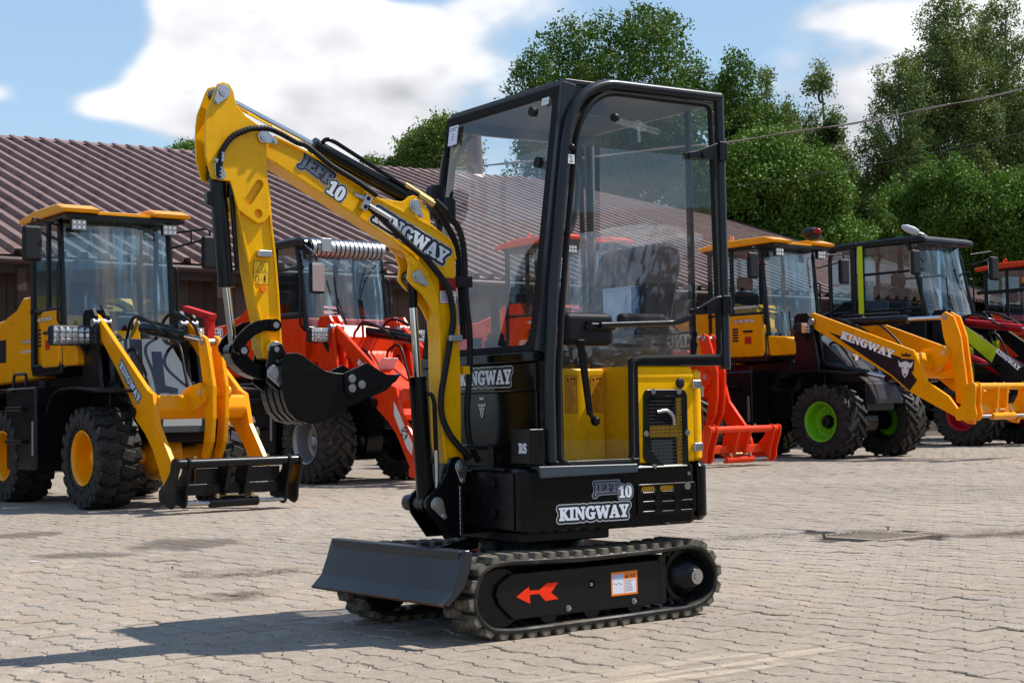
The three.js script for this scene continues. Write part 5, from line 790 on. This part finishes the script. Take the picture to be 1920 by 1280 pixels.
  part('hydraulic_hose', [hose([[-0.55, 1.55, 0.15], [-0.3, 1.86, 0.16], [0.0, 1.8, 0.12], [0.25, 1.66, 0.08]], 0.016, 8, 24), hose([[-0.55, 1.5, -0.12], [-0.25, 1.9, -0.2], [0.1, 1.82, -0.25], [0.45, 1.6, -0.2], [0.75, 1.3, -0.15]], 0.016, 8, 24), hose([[-0.45, 1.45, 0.2], [-0.2, 1.55, 0.22], [0.05, 1.3, 0.2], [0.2, 1.05, 0.2]], 0.016, 8, 24), hose([[-0.45, 1.45, -0.2], [-0.1, 1.6, -0.22], [0.1, 1.3, -0.2], [0.2, 1.05, -0.2]], 0.016, 8, 24)], M.hose, L);
  // quick hitch
  const hi = sub('quick_hitch', L); hi.position.set(hitch[0], hitch[1], 0); hi.rotation.z = hitch[2];
  const hp = [[0.20, 0.35], [0.27, 0.38], [0.33, 0.35], [0.32, 0.26], [0.25, 0.08], [0.24, -0.04], [0.18, -0.09], [0.10, -0.06], [0.03, -0.03], [-0.06, -0.02], [-0.06, 0.08], [0.06, 0.14], [0.17, 0.24]];
  for (const z of [-0.635, -0.52, 0.495, 0.61]) part('hook_plate', [ex(fillet(hp, 0.03, true, 3).map((p) => [p.x, p.y]), z, z + 0.025, 0.003)], hitchMat, hi);
  part('top_tube', [cyl([0.27, 0.32, -0.63], [0.27, 0.32, 0.63], 0.042, 0.042, 18)], hitchMat, hi); part('beam', [bx(0.06, 0.16, 0.03, 0.13, -0.52, 0.52, 0.01), ...(o.plate ? [bx(0.10, 0.13, 0.1, 0.27, -0.5, -0.12, 0.006), bx(0.10, 0.13, 0.1, 0.27, 0.12, 0.36, 0.006)] : []), ...[-0.1, 0.1].map((z) => ex([[0.0, 0.0], [0.2, 0.02], [0.31, 0.30], [0.27, 0.37], [0.22, 0.36], [0.05, 0.25]], z - 0.02, z + 0.02, 0.004))], hitchMat, hi);
  part('lock_cylinder', [cyl([0.2, -0.04, -0.22], [0.2, -0.04, 0.26], 0.045, 0.045, 16)], hitchMat, hi); part('lock_rod', [cyl([0.2, -0.04, -0.5], [0.2, -0.04, 0.5], 0.02, 0.02, 12)], M.steel, hi); part('fittings', [cyl([0.24, 0.03, 0.0], [0.24, 0.03, 0.12], 0.012), box(0.03, 0.04, 0.03, 0.23, 0.02, -0.15), box(0.03, 0.04, 0.03, 0.23, 0.02, 0.2), ...[[-0.38], [0.36]].map(([z]) => cyl([0.12, 0.28, z], [0.12, 0.38, z], 0.018, 0.012, 8))], M.brass, hi);
  // engine hood
  const hood = part('engine_hood', [ex([[-3.6, 1.25], [-3.62, 1.8], [-3.5, 1.92], [-2.8, 1.97], [-2.42, 2.06], [-2.22, 2.18], [-1.9, 2.18], [-1.7, 1.84], [-1.64, 1.30]], -0.56, 0.56, 0.02)], body, L);
  if (o.hoodText) { decal(TX.phone, 'phone_lettering', 0.5, 0.065, [-2.05, 1.70, 0.5625], hood); decal(TX.web, 'web_lettering', 0.5, 0.06, [-2.05, 1.60, 0.5625], hood); }
  part('side_vent', both((sd) => bx(-2.95, -2.72, 1.5, 1.75, Math.min(sd * 0.558, sd * 0.564), Math.max(sd * 0.558, sd * 0.564), 0.002)), M.plastic, hood);
  // cab
  const cab = sub('cab', L); cab.position.x = cabShift;
  const rnd = style === 'round', xf = o.xf ?? -1.08, xb = o.xb ?? -2.15, zc = o.zc ?? 0.58, yb = 1.38, ys = 2.0, yt = o.yt ?? 2.93, fr = rnd ? 0.12 : 0.04, dx = xf + 1.12;
  const cabCol = o.cabMat ?? M.satin;
  part('base', [bx(xb, xf - 0.02, yb - 0.06, yb + 0.06, -zc, zc, 0.02)], M.satin, cab);
  if (!rnd) {
    for (const sd of [1, -1]) { const q = [Math.min(sd * (zc - 0.04), sd * (zc + 0.012)), Math.max(sd * (zc - 0.04), sd * (zc + 0.012))]; const dr = part('door_panel', [ex(fillet([[xb + 0.3, yb + 0.02], [xf - 0.06, yb + 0.02], [xf - 0.08, ys - 0.02], [xb + 0.3, ys - 0.02]], 0.05, true, 3).map((p) => [p.x, p.y]), ...q, 0.012)], body, cab); part('nose_panel', [ex(fillet([[xf - 0.02, yb + 0.02], [-0.6, yb + 0.02], [-0.6, yb + 0.2], [-0.75, yb + 0.27], [xf - 0.02, yb + 0.3]], 0.03, true, 3).map((p) => [p.x, p.y]), Math.min(sd * 0.3, sd * zc), Math.max(sd * 0.3, sd * zc), 0.012)], body, cab);
      part('door_handle', [bx(xf - 0.42, xf - 0.25, 1.74, 1.77, Math.min(sd * (zc + 0.01), sd * (zc + 0.035)), Math.max(sd * (zc + 0.01), sd * (zc + 0.035)), 0.008)], M.plastic, dr); part('vent', [0, 1, 2, 3, 4].map((i) => bx(xf - 0.62, xf - 0.52, 1.62 + i * 0.04, 1.645 + i * 0.04, Math.min(sd * (zc + 0.01), sd * (zc + 0.018)), Math.max(sd * (zc + 0.01), sd * (zc + 0.018)))), M.plastic, dr);
      if (sd > 0) { decal(TX.phone, 'phone_lettering', 0.56, 0.07, [xf - 0.42, 1.90, zc + 0.0145], dr); part('sticker', [bx(xf - 0.4, xf - 0.28, 1.58, 1.68, zc + 0.011, zc + 0.0145)], M.redSticker, dr); } }
  } else part('lower_panel', [ex(fillet([[xb, yb], [xf, yb], [xf + 0.02, ys - 0.05], [xb, ys - 0.05]], 0.04, true, 3).map((p) => [p.x, p.y]), -zc, zc, 0.02)], o.lower ?? M.satin, cab);
  // frame pillars: front leans, middle, rear
  const low = rnd ? 1.8 : yb, ft = o.lean ?? -0.12;
  for (const sd of [1, -1]) {
    const z = sd * (zc - 0.03), fp = [[xf + 0.03, low, z], [xf + ft * 0.85, yt - fr * 1.5, z], [xf + ft - fr * 0.3, yt - 0.01, z], [xb + fr, yt, z], [xb, yt - fr, z], [xb, low, z]];
    part('side_frame', [pipe(fp, 0.034, fr + 0.02, 10), cyl([xb + 0.42, low, z], [xb + 0.42, yt, z], 0.03, 0.03, 8), cyl([xb, ys, z], [xf, ys, z], 0.022, 0.022, 8)], cabCol, cab);
    part('side_pane', sheetZ([[xb + 0.02, ys], [xb + 0.4, ys], [xb + 0.4, yt - 0.02], [xb + 0.06, yt - 0.02]], z), M.tint, cab); part('door_pane', sheetZ([[xb + 0.44, rnd ? low : ys], [xf + 0.0, rnd ? low : ys], [xf + ft * 0.6 - 0.03, yt - 0.03], [xb + 0.44, yt - 0.02]], z), M.tint, cab);
    if (rnd) part('door_rail', [cyl([xb + 0.44, 2.55, z], [xf - 0.03, 2.55, z], 0.02, 0.02, 8), cyl([xb + 0.46, low, z], [xb + 0.46, yt - 0.05, z], 0.035, 0.035, 8)], cabCol, cab);
    part('hand_rail', [pipe([[xf - 0.06, 2.45, z], [xf - 0.02, 2.45, z + sd * 0.06], [xf - 0.02, 1.85, z + sd * 0.06], [xf - 0.0, 1.8, z]], 0.014, 0.04, 8)], M.satin, cab);
    // mirrors on looped brackets
    const mr = sub('side_mirror', cab), mz = sd * 0.98, mx = o.mirrorX ?? xf + 0.12, my = o.mirrorY ?? 2.62, mf = o.mirrorX === undefined ? -1 : 1;
    part('mirror_arm', [pipe([[xf - 0.02, 2.82, z], [mx, my + 0.26, mz], [mx, my + 0.12, mz]], 0.012, 0.05, 8), pipe([[xf - 0.02, 2.66, z], [mx - 0.01, my + 0.14, mz - sd * 0.05]], 0.012, 0.05, 8), cyl([mix(xf, mx, 0.5), mix(2.68, my + 0.14, 0.5), mix(z, mz, 0.5)], [mix(xf, mx, 0.5), mix(2.82, my + 0.26, 0.5), mix(z, mz, 0.5)], 0.01)], M.satin, mr);
    part('mirror_shell', [box(0.07, 0.36, 0.2, mx, my, mz, 0.05)], M.plastic, mr); part('mirror_glass', [box(0.006, 0.31, 0.16, mx + mf * 0.036, my, mz)], M.mirror, mr);
  }
  part('front_rail', [cyl([xf + 0.02, low + 0.02, -zc], [xf + 0.02, low + 0.02, zc], 0.03), cyl([xf + ft, yt - 0.03, -zc], [xf + ft, yt - 0.03, zc], 0.034), cyl([xb, yt - 0.03, -zc], [xb, yt - 0.03, zc], 0.034), cyl([xb, ys, -zc], [xb, ys, zc], 0.03)], cabCol, cab);
  // windscreen: curved pane from side to side
  const bow = 0.10, pane = new THREE.PlaneGeometry(1, 1, 14, 6), pa = pane.attributes.position, yl = low + 0.02;
  for (let i = 0; i < pa.count; i++) { const u = pa.getX(i) * 2, v = pa.getY(i) + 0.5; pa.setXYZ(i, xf + 0.03 + ft * v + bow * (1 - u * u) - 0.01, mix(yl, yt - 0.03, v), u * (zc - 0.02)); }
  pane.computeVertexNormals(); part('windscreen', pane, M.tint, cab); part('rear_pane', new THREE.PlaneGeometry(2 * zc - 0.06, yt - 0.05 - ys).rotateY(Math.PI / 2).translate(xb, (ys + yt - 0.05) / 2, 0), M.tint, cab);
  if (o.streaks !== false) { const f = pane.clone().translate(-0.012, 0, 0); part('protective_film', f, stripFilm, cab); }
  part('wiper', [cyl([xf + 0.16, yl + 0.02, 0.1], [xf + 0.14, yl + 0.36, 0.22], 0.008), cyl([xf + 0.125, yl + 0.18, 0.2], [xf + 0.13, yl + 0.62, 0.26], 0.01), cyl([xf + 0.16, yl + 0.02, 0.1], [xf + 0.15, yl + 0.3, 0.26], 0.006)], M.plastic, cab);
  const st2 = sub('driver_seat', cab); st2.position.x = dx; part('seat_base', [box(0.46, 0.34, 0.46, -1.78, 1.6, 0, 0.05)], M.seat, st2); part('seat_back', [box(0.14, 0.62, 0.46, -2.0, 2.05, 0, 0.06).rotateZ(0)], o.seatMat ?? M.seat, st2); part('head_rest', [box(0.1, 0.2, 0.3, -2.02, 2.48, 0, 0.05)], o.seatMat ?? M.seat, st2);
  const sw = sub('steering_wheel', cab); sw.position.x = dx; part('column', [cyl([-1.3, 1.45, 0], [-1.42, 1.98, 0], 0.05, 0.04, 12), box(0.14, 0.16, 0.4, -1.26, 1.86, 0, 0.04)], M.plastic, sw); part('wheel_rim', [new THREE.TorusGeometry(0.19, 0.016, 8, 28).rotateX(Math.PI / 2).rotateZ(-0.35).translate(-1.44, 2.03, 0)], M.plastic, sw); part('pad', [box(0.2, 0.02, 0.05, -1.44, 2.02, 0).rotateZ(0)], M.plastic, sw);
  if (style === 'brow') {
    const zr = zc + 0.07, zi = zc * 0.48, side = [[xb - 0.14, 2.93], [xb - 0.17, 2.98], [xb + 0.28, 3.035], [xf + 0.04, 3.045], [xf + 0.24, 2.985], [xf + 0.23, 2.95]], mid = [[xb - 0.12, 2.935], [xb - 0.12, 2.97], [xb + 0.28, 3.015], [xf + 0.0, 3.0], [xf + 0.14, 2.975], [xf + 0.14, 2.948]];
    const rf = part('roof', [ex(side, zi, zr, 0.012), ex(side, -zr, -zi, 0.012), ex(mid, -zi, zi, 0.006)], roofMat, cab);
    part('roof_underside', [bx(xb - 0.06, xf + 0.18, 2.90, 2.936, -zc - 0.02, zc + 0.02)], M.satin, cab); part('lift_eye', [new THREE.TorusGeometry(0.03, 0.01, 6, 12).translate(xb + 0.3, 3.09, 0.4)], roofMat, rf);
    for (const sd of [1, -1]) { const wl = sub('work_light', cab); wl.position.set(xf + 1.09, 0, sd * (zc - 0.56)); part('lamp_case', [box(0.06, 0.11, 0.16, -0.97, 2.83, sd * 0.43, 0.015), cyl([-0.98, 2.88, sd * 0.43], [-0.98, 2.95, sd * 0.43], 0.012)], M.plastic, wl); part('lamp_face', [box(0.008, 0.10, 0.15, -0.938, 2.83, sd * 0.43)], std(0.5, 0.47, 0.42, 0.4), wl); part('diodes', [0, 1, 2].map((i) => [0, 1].map((j) => cyl([-0.936, 2.805 + j * 0.05, sd * 0.43 - 0.05 + i * 0.05], [-0.930, 2.805 + j * 0.05, sd * 0.43 - 0.05 + i * 0.05], 0.017, 0.014, 10))).flat(), M.reflector, wl); }
  } else {
    part('roof', [ex(fillet([[xb - 0.02, yt - 0.05], [xb + 0.02, yt + 0.05], [xf - 0.1, yt + 0.06], [xf + 0.03, yt + 0.01], [xf + 0.05, yt - 0.06]], 0.04, true, 4).map((p) => [p.x, p.y]), -zc - 0.01, zc + 0.01, 0.03)], roofMat, cab);
  }
  if (o.extra) o.extra(L, cab);
  return L;
}
const armLow = [[-0.49, 1.91], [-0.41, 1.89], [0.73, 1.12], [0.84, 1.08], [0.93, 0.79], [1.2, 0.48], [1.28, 0.30], [1.3, 0.2], [1.16, 0.14], [1.08, 0.2], [0.84, 0.56], [0.68, 0.71], [0.47, 0.85], [0.43, 0.97], [0.08, 1.31], [-0.26, 1.6], [-0.48, 1.74]];
const lowRig = { arm: armLow, tipPin: [1.19, 0.23], cross: [[0.66, 1.07], [0.86, 1.07], [0.9, 0.94], [0.84, 0.84], [0.66, 0.88]], rocker: [[0.95, 1.58], [1.03, 1.62], [1.1, 1.59], [1.17, 1.39], [1.24, 1.14], [1.23, 0.85], [1.19, 0.63], [1.04, 0.40], [0.97, 0.40], [1.04, 0.6], [1.08, 0.8], [1.05, 1.14], [0.98, 1.4]], boss: [[0.66, 1.06], [0.8, 1.14], [1.06, 1.18], [1.16, 1.1], [1.14, 1.0], [1.0, 0.93], [0.7, 0.86]], bossPin: [1.1, 1.09], tilt: [[-0.42, 1.77], [1.04, 1.56]], hitch: [1.3, 0.13, 0], letter: ['king', 0.60, 0.145, 0.36, 1.21, -0.70] };
const armHigh = [[-0.45, 1.93], [-0.34, 1.95], [1.25, 1.38], [1.37, 1.16], [1.44, 0.98], [1.75, 0.79], [1.87, 0.64], [2.07, 0.58], [2.13, 0.5], [2.10, 0.44], [2.02, 0.45], [1.48, 0.71], [1.14, 0.88], [0.89, 1.07], [-0.34, 1.74], [-0.45, 1.80]];
const highRig = { arm: armHigh, tipPin: [2.07, 0.51], cross: [[1.0, 1.34], [1.2, 1.36], [1.3, 1.2], [1.2, 1.02], [1.0, 1.06]], rocker: [[1.38, 1.82], [1.45, 1.87], [1.58, 1.8], [1.67, 1.55], [1.74, 0.95], [1.8, 0.74], [1.7, 0.66], [1.58, 0.72], [1.55, 1.13], [1.42, 1.55]], boss: [[1.0, 1.3], [1.15, 1.4], [1.42, 1.44], [1.54, 1.36], [1.5, 1.24], [1.35, 1.12], [1.02, 1.05]], bossPin: [1.46, 1.345], tilt: [[-0.2, 1.82], [1.45, 1.80]], hitch: [2.0, 0.52, 0.28], letter: ['kingWhite', 0.96, 0.19, 0.54, 1.49, -0.345], liftPins: [[[-0.35, 1.28], [0.86, 1.03]]] };
// 1: yellow loader in front of the left part of the building
loader({ ...lowRig, label: 'yellow wheel loader with lowered black quick hitch, yellow rims and roof', x: -3.464, z: -15.588, a: 52, s: 1, xf: -0.98, xb: -1.80, zc: 0.63, plate: true, hoodText: true, body: M.loaderYellow, rim: M.loaderYellow, hitchMat: M.satin, axle: M.loaderYellow, seatMat: std(0.05, 0.015, 0.03, 0.8), cover: paint(0.07, 0.085, 0.10, 0.3),
  extra: (L) => { part('safety_bar', [bx(-0.3, 0.3, -0.03, 0.03, -0.04, 0.04, 0.005).rotateZ(-0.2).translate(0.1, 1.9, -0.36), bx(0.28, 0.36, 1.62, 1.86, -0.4, -0.32, 0.005)], M.redSticker, L); } });
// 2: red loader with a black cab and a flexible air duct
loader({ ...lowRig, label: 'red wheel loader with black cab and ribbed air duct across its windscreen top', x: -1.565, z: -19.85, a: 50, s: 1.08, fw: -0.5, wb: 2.5, xf: -0.84, xb: -1.95, zc: 0.62, yt: 2.86, lean: -0.14, body: M.red, rim: M.silver, tyreStyle: 'ag', tyreMat: M.dustyTyre, hitchMat: M.red, style: 'round', roofMat: M.satin, lower: M.red, lamp: [-0.42, 1.72, 0.7, 0.24, 0.17], letter: ['kingWhite', 0.50, 0.11, 0.30, 1.27, -0.62], cover: M.red, towerMat: M.red, mirrorX: 0.02, mirrorY: 2.34,
  armExtras: (A, sd) => { if (sd > 0) { part('white_stripe', [ex([[0.80, 0.93], [0.86, 0.86], [0.98, 0.68], [1.14, 0.46], [1.12, 0.34], [1.03, 0.42], [0.9, 0.62], [0.8, 0.78]], 0.4995, 0.5015, 0)], M.white, A); decal(TX.shield, 'bull_emblem', 0.12, 0.16, [0.99, 0.57, 0.504], A, { rz: -0.2 }); } },
  extra: (L, cab) => { const d = sub('air_duct', cab), g = [], f = []; for (let i = 0; i < 16; i++) { const z = -0.5 + i * 0.066; g.push(cyl([-0.82, 2.78, z], [-0.82, 2.78, z + 0.045], 0.105, 0.105, 18)); f.push(cyl([-0.82, 2.78, z + 0.045], [-0.82, 2.78, z + 0.066], 0.09, 0.09, 18)); } part('ribs', g, M.silver, d); part('bellows', f, M.plastic, d); part('clip', [box(0.02, 0.16, 0.14, -0.71, 2.81, 0.36, 0.004)], M.steel, d); part('hood_front', [ex([[-0.75, 1.5], [-0.72, 1.84], [-0.42, 1.84], [-0.3, 1.7], [-0.3, 1.5]], -0.44, 0.44, 0.03)], M.red, L); part('license_panel', [bx(-0.1, 0.1, -0.004, 0.004, -0.1, 0.14).rotateZ(0.9).translate(0.0, 1.36, 0)], std(0.7, 0.7, 0.7, 0.4), L); } });
// 3: red loader behind the excavator
loader({ ...lowRig, label: 'red wheel loader half hidden behind the excavator with its red hitch lowered', x: 2.11, z: -24.28, a: 50, s: 1.2, body: M.red, rim: M.silver, tyreStyle: 'ag', hitchMat: M.red, axle: M.satin, lamp: [-0.45, 1.74, 0.62, 0.2, 0.14],
  extra: (L) => { decal(TX.lukas, 'name_lettering', 0.3, 0.09, [-0.95, 1.74, 0.545], L); } });
// 4: yellow loader with green rims
loader({ ...highRig, label: 'yellow wheel loader with bright green rims and raised yellow hitch', x: 5.68, z: -25.932, a: 50, s: 1.22, body: M.loaderYellow, rim: M.green, tyreStyle: 'ag', hitchMat: M.loaderYellow, axle: M.black, hub: M.satin, W: 0.40, signal: true, lamp: [-0.42, 1.74, 0.62, 0.2, 0.15], cover: paint(0.03, 0.036, 0.045, 0.25),
  armExtras: (A, sd) => { if (sd > 0) { part('black_stripe', [ex([[-0.1, 1.69], [1.06, 1.30], [1.30, 1.0], [1.18, 0.87], [0.90, 1.09]], 0.4995, 0.5012, 0)], std(0.012, 0.012, 0.012, 0.4), A); decal(TX.shield, 'bull_shield', 0.26, 0.35, [1.13, 1.18, 0.504], A, { rz: -0.1 }); } },
  extra: (L, cab) => { const b = sub('rotating_beacon', cab); part('base', [cyl([-1.0, 3.06, -0.42], [-1.0, 3.12, -0.42], 0.09, 0.08, 16)], M.plastic, b); part('lamp_dome', [new THREE.SphereGeometry(0.1, 16, 10).scale(1.5, 0.8, 0.9).translate(-1.1, 3.16, -0.42)], M.plastic, b); part('lens', [new THREE.SphereGeometry(0.06, 14, 10).translate(-0.97, 3.16, -0.42)], M.redLens, b); decal(TX.shield, 'front_emblem', 0.2, 0.22, [-0.02, 1.36, 0], L, { ry: Math.PI / 2, rx: 0 }); decal(TX.web, 'web_lettering', 0.6, 0.075, [-1.55, 2.1, 0.56], cab); } });
// 5: black loader with neon strips
loader({ ...lowRig, label: 'black wheel loader with neon yellow strips and red lift cylinders', x: 9.811, z: -32.191, a: 50, s: 1.42, xf: -0.70, xb: -2.42, zc: 0.62, yt: 3.0, lean: -0.26, body: M.satin, rim: M.redCyl, tyreStyle: 'ag', hitchMat: M.neon, armMat: M.satin, style: 'round', roofMat: M.satin, cylMat: M.redCyl, R: 0.46, letter: ['kingWhite', 0.5, 0.12, 0.56, 1.20, -0.66], lamp: [-0.3, 1.66, 0.5, 0.14, 0.16], liftPins: [[[-0.3, 1.35], [0.7, 0.88]]],
  armExtras: (A, sd) => { part('neon_strip', [ex([[-0.30, 1.80], [-0.2, 1.755], [0.40, 1.345], [0.30, 1.16], [-0.24, 1.6]], sd > 0 ? 0.4995 : -0.5025, sd > 0 ? 0.5025 : -0.4995, 0)], M.neon, A); },
  extra: (L, cab) => { part('mid_post', [cyl([-1.81, 1.8, 0.6], [-1.81, 3.0, 0.6], 0.04, 0.04, 10)], M.satin, cab); part('neon_pillar', [bx(-1.86, -1.77, 1.85, 2.98, 0.63, 0.645, 0.003)], M.neon, cab); part('neon_grille', [bx(-0.2, -0.12, 0.95, 1.5, -0.36, -0.3), bx(-0.2, -0.12, 0.95, 1.5, 0.3, 0.36)], M.neon, L); } });
// 6: red loader at the right edge
loader({ ...highRig, label: 'red wheel loader at the right edge with an amber beacon', x: 13.64, z: -35.4, a: 50, s: 1.35, body: M.red, rim: M.silver, tyreStyle: 'ag', hitchMat: M.red, streaks: false,
  extra: (L, cab) => { const b = sub('amber_beacon', cab); part('lamp_base', [box(0.2, 0.04, 0.16, -1.3, 2.62, 0.62)], M.plastic, b); part('lamp_lens', [box(0.16, 0.12, 0.12, -1.3, 2.7, 0.62, 0.03)], M.amber, b); part('cross_bar', [bx(-2.3, -0.9, 2.52, 2.58, 0.56, 0.62, 0.01)], M.satin, cab); } });
renderer.setSize(1024, 682);
renderer.render(scene, camera);
